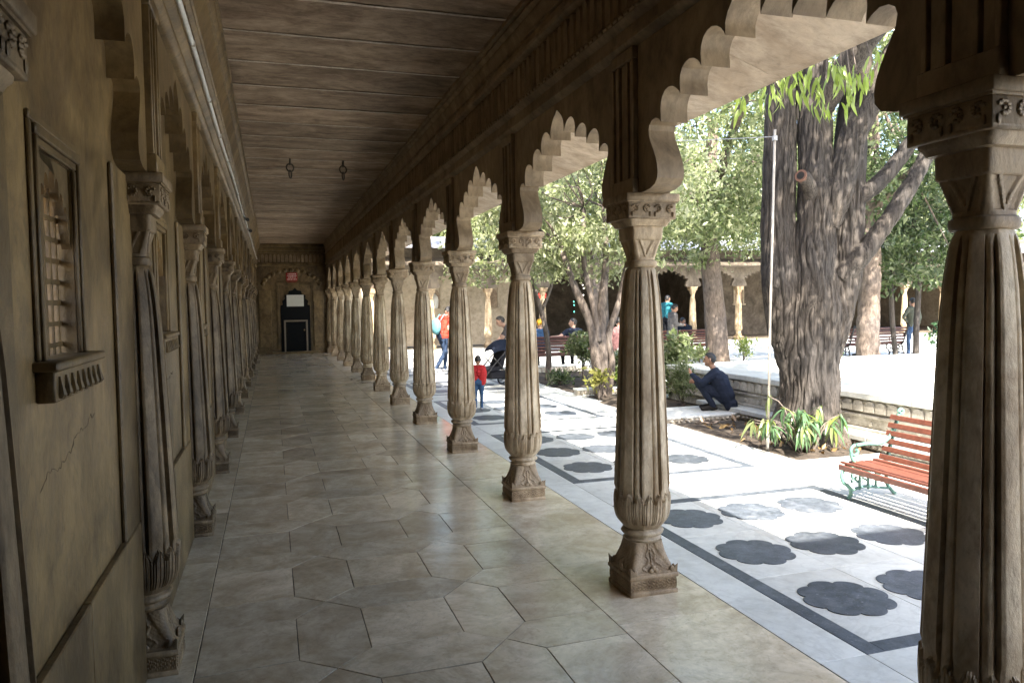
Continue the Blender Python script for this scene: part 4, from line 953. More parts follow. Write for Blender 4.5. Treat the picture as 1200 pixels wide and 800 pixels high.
# drooping bright leaves on a low twig, each a piece of its own
def big_leaf(name, L_, W_, bend, mat):
    V = []; k = 7
    for i in range(k + 1):
        t = i / k; w_ = W_ * math.sin(PI * min(1, t * 0.96 + 0.04)) ** 0.8 * (1 - 0.35 * t)
        y = L_ * t; z = -bend * L_ * t * t
        V += [(-w_, y, z + 0.25 * w_), (0, y, z), (w_, y, z + 0.25 * w_)]
    F = [(3 * i + a, 3 * i + a + 1, 3 * i + a + 4, 3 * i + a + 3) for i in range(k) for a in (0, 1)]
    me = MB().add(V, F).data(name, mat, 180, recalc=False)
    return me
BL = [big_leaf('leaf', 0.165, 0.019, b_, 'leaf_lime') for b_ in (0.1, 0.35, 0.6)]
tw = MB()
sprays = []
for (px_s, z_, dep) in ((-0.62, 3.62, 1.9), (-0.40, 3.66, 1.85), (-0.22, 3.74, 1.8), (-0.05, 3.80, 1.8), (0.08, 3.66, 1.75), (0.22, 3.86, 1.75), (0.36, 3.92, 1.7), (0.50, 3.98, 1.7), (-0.12, 3.92, 1.85), (0.28, 3.72, 1.8), (0.14, 3.95, 1.8), (-0.3, 3.86, 1.9)):
    p = BT + RD * (px_s * 1.15 - 0.62) + TC * dep; sprays.append(Vector((p.x - BT.x, p.y - BT.y, z_ - 0.06)))
hub = Vector(at(-0.2, 4.75, 0, 1.2)[:3])
bark_tube(tw, [tuple(Vector(at(0.6, 4.1, 0, 0.2)[:3])) + (0.05,), tuple(hub) + (0.03,), tuple(hub + TC * 0.5 + Vector((0, 0, -0.3))) + (0.015,)], 10, 12)
for s_ in sprays:
    mid = (hub + s_) / 2 + Vector((0, 0, 0.18)); bark_tube(tw, [tuple(hub) + (0.012,), tuple(mid) + (0.009,), tuple(s_) + (0.004,)], 6, 8)
    for i in range(13):
        q = s_ + Vector((rr_.uniform(-0.09, 0.09), rr_.uniform(-0.09, 0.09), rr_.uniform(-0.12, 0.12)))
        o = link('leaf', rr_.choice(BL), bt, q); o.rotation_euler = (rr_.uniform(-1.55, -0.85), rr_.uniform(-0.4, 0.4), rr_.uniform(0, 2 * PI)); s = rr_.uniform(0.7, 1.15); o.scale = (s, s, s)
part('twig', tw, 'bark_grey', bt, 180)

# white pole and wires beside the great tree
def wpt(px, py, dist_y): pass
po = thing('white_pole', 'slim white pole leaning against the big furrowed tree', 'pole', (5.37, 7.32, 0))
part('pole', MB().tube([(-0.02, 0.0, 0.3), (0.0, 0, 1.5), (0.06, 0.0, 3.60)], 0.014, 10), 'pipe_grey', po, 180); part('pole_foot', MB().tube([(-0.03, 0, -0.02), (-0.02, 0, 0.32)], 0.016, 8), 'pipe_white', po, 180)
part('band', MB().tube([(0.056, 0.0, 3.48), (0.056, 0, 3.53)], 0.028, 10), 'wire_grey', po)
wr = MB(); a_ = Vector((5.40, 7.32, 3.52)); b_ = Vector((5.4, 16.2, 5.5))
wr.tube([a_ + (b_ - a_) * t + Vector((0, 0, -0.12 * math.sin(PI * t))) for t in np.linspace(0, 1, 15)], 0.005, 5)
tag(part('overhead_wire', wr, 'wire_grey', None, 180), 'thin grey wire stretched from the white pole across the court', 'wire')

# --- the other trees
tree('forked_tree', 'small grey tree with several twisting stems in the shrub bed', (5.60, 12.5, 0),
     [[(5.60, 12.5, -0.05, 0.11), (5.52, 12.5, 0.6, 0.095), (5.42, 12.5, 1.3, 0.08), (5.15, 12.6, 2.0, 0.065), (4.9, 12.7, 2.8, 0.045)],
      [(5.64, 12.5, -0.05, 0.11), (5.64, 12.5, 0.7, 0.10), (5.62, 12.5, 1.5, 0.085), (5.72, 12.5, 2.4, 0.06), (5.7, 12.5, 3.4, 0.04)],
      [(5.72, 12.5, -0.05, 0.08), (5.80, 12.45, 0.6, 0.06), (5.74, 12.45, 1.1, 0.06), (5.92, 12.4, 1.7, 0.055), (6.15, 12.3, 2.8, 0.04)],
      [(5.55, 12.45, 1.0, 0.06), (5.45, 12.45, 1.6, 0.055), (5.3, 12.5, 2.4, 0.05), (5.35, 12.6, 3.4, 0.03)]],
     [(5.3, 12.9, 3.6, 1.7, 1.4, 1.2), (6.4, 12.3, 3.7, 1.3, 1.3, 1.2), (4.6, 13.4, 3.0, 0.9, 0.9, 0.7), (5.6, 12.9, 2.6, 1.3, 0.9, 0.45)], 190, 70, 0.18, 0.105, 'leaf_pale', 'bark_grey', 5, twigs=40)
tree('slender_tree', 'slender leaning tree with a single thin dark trunk near the bench', (5.68, 15.5, 0),
     [[(5.68, 15.5, -0.05, 0.075), (5.72, 15.5, 0.6, 0.06), (5.62, 15.5, 1.3, 0.055), (5.45, 15.5, 1.9, 0.05), (5.3, 15.5, 2.8, 0.035)], [(5.55, 15.5, 1.5, 0.04), (5.8, 15.5, 2.1, 0.035), (5.9, 15.5, 2.9, 0.025)]],
     [(5.2, 15.5, 3.1, 1.2, 1.0, 0.9), (4.6, 16.4, 2.8, 1.0, 1.0, 0.7), (5.8, 15.7, 4.2, 1.7, 1.3, 1.2)], 120, 60, 0.17, 0.12, 'leaf_pale', 'bark_grey', 8, twigs=20)
tree('smooth_tree', 'straight smooth pale trunk tree standing before the maroon bench', (11.7, 18.3, 0),
     [[(11.72, 18.3, -0.05, 0.36), (11.70, 18.3, 0.5, 0.31), (11.62, 18.3, 1.6, 0.28), (11.5, 18.3, 2.8, 0.25), (11.45, 18.3, 4.4, 0.20), (11.6, 18.3, 6.5, 0.13)], [(11.48, 18.3, 3.6, 0.14), (10.7, 18.1, 4.6, 0.10), (9.8, 17.9, 5.6, 0.06)], [(11.46, 18.3, 4.0, 0.14), (12.3, 18.1, 5.1, 0.10), (13.2, 17.9, 6.0, 0.06)], [(11.5, 18.3, 4.2, 0.14), (10.5, 15.5, 6.0, 0.10), (9.6, 12.9, 6.9, 0.05)]],
     [(11.3, 18.0, 6.0, 2.9, 2.4, 2.0), (10.2, 17.2, 4.2, 1.7, 1.3, 0.9), (12.4, 17.0, 4.3, 1.5, 1.2, 0.8), (11.4, 17.0, 3.6, 2.2, 1.2, 0.5), (9.6, 19.5, 5.2, 2.0, 1.8, 1.5), (14.0, 21.5, 9.3, 4.5, 3.0, 1.8), (11.5, 15.3, 5.6, 2.4, 1.2, 1.1), (11.0, 18.6, 3.3, 2.6, 1.3, 0.5), (9.5, 12.3, 7.0, 2.8, 2.2, 0.9)], 570, 74, 0.27, 0.14, 'leaf_mid', 'bark_pink', 11, twigs=40, n=30, rows=50)  # outlying high crowns are added to shade the paving and far gallery
tree('pink_bark_tree', 'tree with knobbly pinkish trunk behind the white tank', (14.4, 15.6, 0),
     [[(14.4, 15.6, -0.05, 0.33), (14.35, 15.6, 0.8, 0.26), (14.38, 15.6, 1.8, 0.25), (14.4, 15.6, 3.0, 0.23), (14.5, 15.6, 4.6, 0.18), (14.4, 15.6, 7, 0.1)], [(14.4, 15.6, 3.8, 0.14), (15.0, 13.2, 5.8, 0.10), (15.5, 10.6, 7.0, 0.05)]],
     [(14.8, 15.2, 5.6, 2.4, 2.0, 1.8), (15.9, 15.0, 3.4, 1.5, 1.2, 1.2), (13.6, 15.2, 4.4, 1.3, 1.2, 0.9), (21.0, 20.5, 9.0, 5.0, 3.2, 1.8), (14.6, 12.7, 5.6, 2.2, 1.1, 1.1), (15.8, 10.4, 7.3, 4.2, 3.2, 1.0)], 440, 62, 0.25, 0.15, 'leaf_deep', 'bark_pink', 13, twigs=30, n=40, rows=60, amp=0.05, freq=3.0, lump=0.16)  # crowns far from the trunk are added to shade ground and gallery
tree('twin_stem_tree', 'thin dark twin stem tree with drooping leaves near the man in jeans', (16.3, 16.3, 0),
     [[(16.5, 16.2, -0.05, 0.085), (16.5, 16.2, 1.0, 0.075), (16.55, 16.2, 2.2, 0.07), (16.3, 16.2, 3.0, 0.06), (16.5, 16.2, 4.4, 0.04)], [(15.95, 16.3, -0.05, 0.075), (15.8, 16.3, 1.0, 0.065), (15.75, 16.3, 2.2, 0.06), (15.9, 16.3, 3.6, 0.04)]],
     [(16.6, 16.0, 4.3, 1.8, 1.6, 1.5), (15.2, 16.2, 2.9, 0.9, 0.9, 1.0), (17.9, 16.0, 3.4, 1.0, 1.0, 0.9), (16.0, 16.2, 2.6, 1.6, 0.8, 0.6)], 150, 60, 0.24, 0.15, 'leaf_deep', 'bark_dark', 17, twigs=24)
tree('shade_tree', 'tall straight tree added far behind the forked grey tree to shade the gallery', (9.7, 21.6, 0), [[(9.7, 21.6, -0.05, 0.26), (9.7, 21.6, 2, 0.22), (9.6, 21.6, 4.5, 0.19), (9.2, 21.6, 8.0, 0.12)], [(9.6, 21.6, 5, 0.1), (7.5, 21.6, 7.5, 0.07)]],
     [(8.0, 21.6, 9.0, 4.6, 3.0, 1.9), (9.6, 21.4, 6.4, 2.2, 1.6, 1.2)], 190, 70, 0.34, 0.2, 'leaf_mid', 'bark_grey', 19, twigs=30)  # extra tree, its high crown added to shade the far gallery
# trees rising behind the gallery roofs
for i, (x, y, h_, r, lf_, lab) in enumerate(((6.5, 40, 11, 4.0, 'leaf_mid', 'round green tree rising over the gallery roof near the corridor end'), (14, 42, 12.5, 4.6, 'leaf_pale', 'broad pale green tree rising over the middle of the far gallery'), (23, 41, 12, 4.8, 'leaf_mid', 'broad green tree behind the far gallery past the smooth trunk'),
                                             (32, 42, 13, 5.0, 'leaf_deep', 'dark green tree behind the far gallery past the pink trunk'), (41, 38, 12, 4.8, 'leaf_mid', 'green tree beyond the far corner of the courtyard'))):
    tree('distant_tree', lab, (x, y, 0), [[(x, y, -0.05, 0.4), (x + 0.2, y, 3, 0.33), (x, y, 6, 0.26), (x + 0.3, y, h_ - 2, 0.14)]],
         [(x, y, h_ - 3.6, r, r * 0.8, 3.4), (x - r * 0.5, y - 0.5, h_ - 5, r * 0.6, r * 0.5, 2.0), (x + r * 0.55, y, h_ - 4.6, r * 0.6, r * 0.5, 2.2), (x, y - 1, h_ - 6.6, r, r * 0.6, 1.8)], 230, 60, 0.55, 0.36, lf_, 'bark_grey', 31 + i, 'trees behind the far gallery', twigs=20)

# ================================================================== SHRUBS
def shrub(name, label, loc, h_, r, ncl, nleaf, lsize, leaf, seed, droop=0.1, width=0.5, stems=5, spread=0.07, low=0.25, cat='shrub'):
    t = thing(name, label, cat, loc); rg = random.Random(seed); mb = MB()
    P, cs = clumps([(0, 0, h_ * (0.5 + low / 2), r, r, h_ * (0.5 - low / 2))], ncl, nleaf, spread, seed, shell=0.1)
    P[:, 2] = np.maximum(P[:, 2], 0.03)
    for c in cs[:stems]: bark_tube(mb, [(rg.uniform(-0.02, 0.02), rg.uniform(-0.02, 0.02), -0.02, 0.014), (c[0] * 0.3, c[1] * 0.3, c[2] * 0.5, 0.010), (c[0], c[1], c[2], 0.004)], 6, 6)
    part('stem', mb, 'bark_grey', t, 180); link('foliage', leaf_cloud('foliage', P, lsize, leaf, droop, width, seed=seed), t)
    return t
shrub('leafy_shrub', 'round leafy green shrub on a short stem before the seated pair', (6.35, 15.1, 0.02), 1.05, 0.42, 46, 26, 0.085, 'leaf_mid', 41, low=0.45)
shrub('feathery_shrub', 'small feathery upright shrub beside the squatting man', (6.22, 10.72, 0.02), 0.70, 0.20, 60, 40, 0.055, 'leaf_mid', 42, droop=-0.5, width=0.22, spread=0.045, low=0.12)
shrub('broadleaf_shrub', 'broadleaf shrub with pale bracts beside the standing man in grey', (6.85, 12.2, 0.0), 1.18, 0.42, 60, 22, 0.10, 'leaf_mid', 43, low=0.1)
shrub('broadleaf_shrub', 'dark green broadleaf shrub low behind the fluted column', (6.45, 11.9, 0.0), 0.65, 0.20, 20, 20, 0.11, 'leaf_mid', 44, low=0.05)
shrub('low_plant', 'low clump of dark strappy leaves at the kerb by the slender tree', (5.62, 14.55, 0.02), 0.24, 0.26, 14, 20, 0.13, 'leaf_deep', 45, droop=-0.4, width=0.25, low=0.05)
shrub('yellow_shrub', 'spindly yellow green plant leaning at the foot of the forked tree', (5.42, 12.15, 0.02), 0.62, 0.22, 16, 14, 0.085, 'leaf_yellow', 46, low=0.2)
shrub('green_shrub', 'bright green shrub between the forked tree and the fluted column', (6.6, 14.0, 0.02), 0.75, 0.26, 24, 24, 0.09, 'leaf_mid', 47, low=0.3)
shrub('small_plant', 'tuft of lime green leaves low beside the forked tree', (6.2, 12.9, 0.10), 0.34, 0.16, 12, 20, 0.08, 'leaf_lime', 48, low=0.1)
shrub('green_shrub', 'lime green plant at the foot of the smooth pale trunk', (12.35, 18.0, 0.0), 0.75, 0.26, 22, 24, 0.11, 'leaf_lime', 49, droop=-0.5, width=0.2, low=0.1)
shrub('grey_shrub', 'grey green shrub by the far column base', (13.3, 17.0, 0.0), 0.75, 0.40, 26, 22, 0.12, 'leaf_blue', 50, low=0.1)
shrub('round_shrub', 'round dark shrub beside the man in blue jeans', (17.9, 16.5, 0.0), 1.05, 0.50, 34, 24, 0.13, 'leaf_blue', 51, low=0.15)
shrub('green_shrub', 'small yellow green plant beside the pink trunk', (12.6, 14.9, 0.0), 0.7, 0.22, 18, 22, 0.10, 'leaf_lime', 52, low=0.1)
shrub('bench_shrub', 'small dark plant under the maroon bench', (11.1, 18.2, 0.0), 0.55, 0.25, 18, 22, 0.10, 'leaf_mid', 53, low=0.1)
# plant with long hanging leaves at the foot of the great tree
fp_ = thing('drooping_plant', 'plant with long drooping green leaves at the foot of the big tree', 'plant', (5.62, 7.0, 0.02))
SL = [big_leaf('leaf', 0.20, 0.021, b_, m_) for b_, m_ in ((0.5, 'leaf_blue'), (0.8, 'leaf_blue'), (0.3, 'leaf_lime'), (0.6, 'leaf_mid'))]
stm = MB()
for i in range(30):
    a = rr_.uniform(0, 2 * PI); rad = rr_.uniform(0.02, 0.44); tip = Vector((rad * math.cos(a) * 0.9 + rr_.uniform(-0.1, 0.1), rad * math.sin(a) * 0.75, rr_.uniform(0.22, 0.48)))
    if i > 23: tip = Vector((rr_.uniform(-0.42, -0.25), rr_.uniform(0.05, 0.45), rr_.uniform(0.25, 0.62)))
    bark_tube(stm, [(tip.x * 0.2, tip.y * 0.2, -0.02, 0.010), (tip.x * 0.6, tip.y * 0.6, tip.z * 0.8, 0.008), (tip.x, tip.y, tip.z, 0.005)], 6, 6)
    for k in range(9 if i <= 23 else 4):
        o = link('leaf', rr_.choice(SL), fp_, tip + Vector((rr_.uniform(-0.02, 0.02), rr_.uniform(-0.02, 0.02), rr_.uniform(-0.05, 0.02))))
        o.rotation_euler = (rr_.uniform(-1.3, -0.1), rr_.uniform(-0.3, 0.3), rr_.uniform(0, 2 * PI)); s = rr_.uniform(0.65, 1.2); o.scale = (s, s, s)
part('stem', stm, 'bark_grey', fp_, 180)
rg_ = np.random.default_rng(5)
C_ = np.stack([rg_.uniform(5.35, 6.3, 90), rg_.uniform(6.8, 9.3, 90), np.full(90, 0.045)], 1)
lit = link('leaf_litter', leaf_cloud('leaf_litter', C_, 0.09, 'leaf_dry', 0.0, 0.5, seed=9)); tag(lit, 'dry fallen leaves scattered on the soil under the big tree', 'leaves', kind='stuff')

# ================================================================== BENCHES
def curve(ctrl, n=24): return [p for p, r in smooth_path([(c[0], c[1], c[2], 0.01) for c in ctrl], n)]
def spiral(cx, cz, r0_, r1_, a0, a1, n=18): return [(cx + (r0_ + (r1_ - r0_) * t) * math.cos(a0 + (a1 - a0) * t), 0, cz + (r0_ + (r1_ - r0_) * t) * math.sin(a0 + (a1 - a0) * t)) for t in np.linspace(0, 1, n)]
def bench_data(slat, iron):
    # local frame: sits facing -x, long axis y, origin at the middle of its length under the front edge
    en = MB()
    T = lambda pts, r, n=8: en.tube([(p[0], p[1], p[2]) for p in pts], r, n)
    T(curve([(0.01, 0, 0.285), (-0.035, 0, 0.22), (-0.02, 0, 0.15), (0.045, 0, 0.10), (0.06, 0, 0.04), (0.03, 0, 0.0)]), 0.016)          # front leg
    T(curve([(0.40, 0, 0.27), (0.43, 0, 0.18), (0.44, 0, 0.10), (0.50, 0, 0.03), (0.53, 0, 0.0)]), 0.016)                                  # rear leg
    T(curve([(0.0, 0, 0.285), (0.15, 0, 0.262), (0.30, 0, 0.262), (0.42, 0, 0.30), (0.47, 0, 0.42), (0.52, 0, 0.58), (0.56, 0, 0.70)], 30), 0.017)  # seat rail and back upright
    T(spiral(0.585, 0.715, 0.028, 0.012, PI, -PI * 0.9), 0.014)
    T(curve([(0.52, 0, 0.60), (0.46, 0, 0.50), (0.36, 0, 0.455), (0.22, 0, 0.462), (0.11, 0, 0.455)], 24), 0.016)                          # arm
    T(spiral(0.10, 0.405, 0.052, 0.020, PI * 0.5, PI * 2.3), 0.014); T(curve([(0.055, 0, 0.385), (0.07, 0, 0.34), (0.105, 0, 0.30), (0.11, 0, 0.27)], 12), 0.013)
    for cx, cz, r in ((0.10, 0.195, 0.045), (0.19, 0.205, 0.04), (0.28, 0.20, 0.042), (0.36, 0.205, 0.035)):
        T(spiral(cx, cz, r, r * 0.4, 0.3, 5.9), 0.010, 6)
    for x0, x1 in ((0.06, 0.14), (0.14, 0.24), (0.24, 0.33), (0.33, 0.43)): T(curve([(x0, 0, 0.145), ((x0 + x1) / 2, 0, 0.165), (x1, 0, 0.135)], 8), 0.009, 6)
    for x in (0.15, 0.24, 0.32): T([(x, 0, 0.26), (x, 0, 0.07)], 0.011, 6)
    T(curve([(0.06, 0, 0.07), (0.2, 0, 0.095), (0.32, 0, 0.08), (0.46, 0, 0.06)], 12), 0.011, 6)
    E_ = en.data('end_frame', iron, 60)
    SEAT = [(-0.012, 0.288, 0.25), (0.075, 0.288, -0.06), (0.16, 0.281, -0.02), (0.245, 0.281, 0.03), (0.33, 0.288, 0.14)]
    BACK = [(0.425, 0.335), (0.455, 0.402), (0.479, 0.468), (0.500, 0.534), (0.520, 0.600), (0.542, 0.668)]
    return E_, SEAT, BACK, slat
def bench(name, label, loc, rz, length, slat, iron, sc=1.0, group=None):
    E_, SEAT, BACK, _ = bench_data(slat, iron)
    t = thing(name, label, 'bench', loc, rz, group); t.scale = (sc, sc, sc)
    for s in (-1, 1): link('end_frame', E_, t, (0, s * (length / 2 - 0.05), 0))
    sm = MB().box(-0.034, 0.034, -length / 2, length / 2, -0.011, 0.011, 0.005).data('seat_slat', slat)
    bm_ = MB().box(-0.010, 0.010, -length / 2, length / 2, -0.023, 0.023, 0.005).data('back_slat', slat)
    for x, z, tl in SEAT: o = link('seat_slat', sm, t, (x + 0.03, 0, z + 0.018)); o.rotation_euler = (0, tl, 0)
    fr_ = link('front_slat', MB().box(-0.012, 0.012, -length / 2, length / 2, -0.024, 0.024, 0.005).data('front_slat', slat), t, (-0.022, 0, 0.272))
    for x, z in BACK: o = link('back_slat', bm_, t, (x - 0.022, 0, z)); o.rotation_euler = (0, 0.32, 0)
    return t
bench('park_bench', 'red slatted bench with pale green scrolled iron ends by the big tree', (4.60, 4.52, 0), 0, 1.55, 'slat_red', 'iron_green')
bench('garden_bench', 'dark maroon bench with a couple seated, seen from behind', (7.0, 18.2 + 0.4, 0), -PI / 2, 1.7, 'slat_maroon', 'iron_black', 1.25)
bench('garden_bench', 'maroon slatted bench behind the smooth pale trunk', (11.75, 20.4, 0), -PI / 2, 1.8, 'slat_red', 'iron_black', 1.25)
bench('garden_bench', 'dark maroon bench behind the knobbly pink trunk', (16.6, 18.3, 0), -PI / 2 + 0.1, 1.8, 'slat_maroon', 'iron_black', 1.25)

# ================================================================== PEOPLE
def capsule(mb, a, b, ra, rb, n=12):
    a, b = Vector(a), Vector(b); d = b - a; L_ = d.length
    if L_ < 1e-6: d = Vector((0, 0, 1)); L_ = 1e-6
    d = d.normalized(); path = []; rad = []
    for t in (0.02, 0.35, 0.7, 1.0): path.append(a - d * ra * math.cos(t * PI / 2)); rad.append(ra * math.sin(t * PI / 2))
    for t in (1.0, 0.7, 0.35, 0.02): path.append(b + d * rb * math.cos(t * PI / 2)); rad.append(rb * math.sin(t * PI / 2))
    mb.tube(path, rad, n)
def ellips(mb, c, r, R=None): mb.ball(c, r, 16, 12, R=R)
STAND = dict(pel=(0, 0, 0.93), chest=(0, 0, 1.24), neck=(0, -0.01, 1.44), head=(0, 0.03, 1.585), hf=(0, 1, 0),
             shL=(-0.185, 0, 1.375), shR=(0.185, 0, 1.375), elL=(-0.24, -0.03, 1.10), elR=(0.24, -0.03, 1.10), wrL=(-0.25, 0.06, 0.86), wrR=(0.25, 0.06, 0.86),
             hdL=(0, 0.1, -1), hdR=(0, 0.1, -1), hiL=(-0.09, 0, 0.90), hiR=(0.09, 0, 0.90), knL=(-0.10, 0.03, 0.49), knR=(0.10, 0.03, 0.49), anL=(-0.10, -0.01, 0.08), anR=(0.10, -0.01, 0.08), toL=(-0.12, 0.15, 0.035), toR=(0.12, 0.15, 0.035))
SIT = dict(STAND, pel=(0, 0, 0.53), chest=(0, -0.05, 0.84), neck=(0, -0.05, 1.04), head=(0, 0.0, 1.185), shL=(-0.185, -0.05, 0.975), shR=(0.185, -0.05, 0.975), elL=(-0.23, 0.02, 0.72), elR=(0.23, 0.02, 0.72), wrL=(-0.14, 0.22, 0.63), wrR=(0.14, 0.22, 0.63), hdL=(0.2, 1, 0), hdR=(-0.2, 1, 0),
           hiL=(-0.10, 0.0, 0.52), hiR=(0.10, 0.0, 0.52), knL=(-0.14, 0.42, 0.52), knR=(0.14, 0.42, 0.52), anL=(-0.13, 0.40, 0.08), anR=(0.13, 0.40, 0.08), toL=(-0.15, 0.56, 0.035), toR=(0.15, 0.56, 0.035))
def person(label, loc, rz, pose, top, legs, skin='skin', shoe='shoe_dark', sleeve='long', sc=1.0, hair='hair_black', hat=None, coat=False, wide=1.0, child=False, group=None, vox=0.013, belly=0.0):
    t = thing('person', label, 'person', loc, rz, group); t.scale = (sc, sc, sc)
    p = {k: Vector(v) for k, v in pose.items()}; mb = MB(); segs = []
    mats = [top, legs, skin, shoe, 'hair_black']; TOP, LEG, SKIN, SHOE = 0, 1, 2, 3
    def seg(a, b, ra, rb, m_): capsule(mb, a, b, ra, rb); segs.append((Vector(a), Vector(b), ra, rb, m_))
    hs = 1.28 if child else 1.0
    spine = (p['chest'] - p['pel']).normalized(); sx = (p['shR'] - p['shL']).normalized(); fw = sx.cross(spine) * -1; fw = spine.cross(sx) * -1 if False else (Vector((0, 0, 1)).cross(sx)).normalized() if abs(sx.z) < 0.9 else Vector((0, 1, 0))
    # torso
    for k, wd in ((-1, 0.075 * wide), (1, 0.075 * wide)):
        seg(p['pel'] + sx * wd, p['chest'] + sx * (wd * 1.15), 0.112 * wide, 0.115 * wide, TOP) if k > 0 else seg(p['pel'] - sx * wd, p['chest'] - sx * (wd * 1.15), 0.112 * wide, 0.115 * wide, TOP)
    seg(p['shL'] * 0.82 + p['shR'] * 0.18, p['shR'] * 0.82 + p['shL'] * 0.18, 0.082, 0.082, TOP)
    seg(p['chest'], (p['neck'] + p['chest']) / 2 + spine * 0.03, 0.13 * wide, 0.085, TOP)
    if belly: seg(p['pel'] * 0.6 + p['chest'] * 0.4 + fw * 0.06, p['pel'] * 0.6 + p['chest'] * 0.4 + fw * 0.07, 0.12, 0.11, TOP)
    if coat:
        for s_ in (-1, 1): seg(p['pel'] + sx * 0.085 * s_, p['pel'] + sx * 0.11 * s_ - spine * 0.16 - fw * 0.02, 0.118, 0.112, TOP)
    seg(p['pel'] - sx * 0.07, p['pel'] + sx * 0.07, 0.115 * wide, 0.115 * wide, LEG if not coat else TOP)
    seg(p['neck'] - spine * 0.05, p['head'] - Vector((0, 0, 0.05)), 0.052, 0.050, SKIN)
    # head with nose, ears, chin
    hf = p['hf'].normalized(); hr = Vector((hf.y, -hf.x, 0)).normalized(); hu = hr.cross(hf).normalized(); HR = Matrix((hr, hf, hu)).transposed()
    h = p['head']; ellips(mb, h, (0.074 * hs, 0.095 * hs, 0.112 * hs), HR); segs.append((h - hu * 0.02, h + hu * 0.02, 0.085 * hs, 0.085 * hs, SKIN))
    seg(h + hf * 0.045 * hs - hu * 0.075 * hs, h + hf * 0.06 * hs - hu * 0.07 * hs, 0.038 * hs, 0.032 * hs, SKIN)
    seg(h + hf * 0.088 * hs + hu * 0.005, h + hf * 0.108 * hs - hu * 0.03 * hs, 0.012, 0.016, SKIN)
    for s_ in (-1, 1): seg(h + hr * 0.078 * hs * s_ - hu * 0.02, h + hr * 0.082 * hs * s_ + hu * 0.02, 0.013, 0.016, SKIN)
    # limbs
    for s_ in ('L', 'R'):
        sh_, el, wr_, hd = p['sh' + s_], p['el' + s_], p['wr' + s_], p['hd' + s_].normalized()
        ex = 0.012 if coat else 0.0
        seg(sh_, el, 0.060 + ex, 0.048 + ex, TOP); 
        if sleeve == 'short': segs[-1] = (sh_, sh_ + (el - sh_) * 0.65, 0.062, 0.052, TOP); segs.append((sh_ + (el - sh_) * 0.72, el, 0.05, 0.048, SKIN))
        seg(el, wr_, 0.044 + ex, 0.032 + ex, SKIN if sleeve == 'short' else TOP)
        pa = wr_ + hd * 0.075; seg(wr_ + hd * 0.02, pa, 0.026, 0.028, SKIN)
        lat = hd.cross(Vector((0, 1, 0.3))); lat = lat.normalized() if lat.length > 0.1 else Vector((1, 0, 0)); curl = hd.cross(lat)
        for i, ln in enumerate((0.055, 0.066, 0.062, 0.048)):
            b0 = pa + lat * (i - 1.5) * 0.019; b1 = b0 + hd * ln * 0.6; b2 = b1 + (hd * 0.6 + curl * 0.7) * ln * 0.5
            seg(b0, b1, 0.0095, 0.009, SKIN); seg(b1, b2, 0.009, 0.008, SKIN)
        seg(wr_ + hd * 0.035 + lat * -0.025, wr_ + hd * 0.075 + lat * -0.055, 0.011, 0.010, SKIN)
        hi, kn, an, to = p['hi' + s_], p['kn' + s_], p['an' + s_], p['to' + s_]
        seg(hi, kn, 0.088 * wide, 0.064, LEG); seg(kn, an, 0.062, 0.046, LEG)
        seg(an - Vector((0, 0, 0.03)), to, 0.042, 0.036, SHOE); seg(an - Vector((0, 0, 0.035)) - (to - an) * 0.15, an - Vector((0, 0, 0.03)), 0.038, 0.042, SHOE)
    me = mb.data('tmp', 'skin', recalc=False); ob = bpy.data.objects.new('tmp', me); COL.objects.link(ob)
    rm = ob.modifiers.new('r', 'REMESH'); rm.mode = 'VOXEL'; rm.voxel_size = vox
    sm = ob.modifiers.new('s', 'SMOOTH'); sm.factor = 0.5; sm.iterations = 4
    dg = bpy.context.evaluated_depsgraph_get(); me2 = bpy.data.meshes.new_from_object(ob.evaluated_get(dg)); me2.name = 'body'
    bpy.data.objects.remove(ob); bpy.data.meshes.remove(me)
    me2.materials.clear()
    for m_ in mats: me2.materials.append(MAT[m_])
    nf = len(me2.polygons); C = np.empty(nf * 3); me2.polygons.foreach_get('center', C); C = C.reshape(-1, 3); best = np.full(nf, 1e9); mi = np.zeros(nf, dtype=np.int32)
    for a, b, ra, rb, m_ in segs:
        a_ = np.array(a); d = np.array(b) - a_; L2 = max(1e-9, (d * d).sum()); tt = np.clip(((C - a_) @ d) / L2, 0, 1)
        ds = np.linalg.norm(C - (a_ + tt[:, None] * d), axis=1) - (ra + (rb - ra) * tt)
        k = ds < best; best[k] = ds[k]; mi[k] = m_
    for s_ in (-1, 1):      # eyes and brows
        e = np.array(h + hf * 0.085 * hs + hr * 0.030 * s_ * hs + hu * 0.012); mi[np.linalg.norm((C - e) * np.array([1, 1, 1.4]), axis=1) < 0.013 * hs] = 4
    vz = p['head'].z - 0.13 * hs
    nrm = np.empty(len(me2.vertices) * 3); me2.vertices.foreach_get('normal', nrm); nrm = nrm.reshape(-1, 3)
    co = np.empty(len(me2.vertices) * 3); me2.vertices.foreach_get('co', co); co = co.reshape(-1, 3)
    for i_ in range(len(co)):
        if co[i_, 2] < vz:
            q_ = Vector(co[i_]); co[i_] += nrm[i_] * (0.011 * mnoise.noise(Vector((q_.x * 9, q_.y * 9, q_.z * 17))) + 0.004 * mnoise.noise(q_ * 34))
    me2.vertices.foreach_set('co', co.ravel())
    me2.polygons.foreach_set('material_index', mi); me2.polygons.foreach_set('use_smooth', [True] * nf); me2.update()
    link('body', me2, t)
    # hair: a close cap over the crown and the back of the head
    hb = MB(); n_, k_ = 20, 14; V = []; keep = []
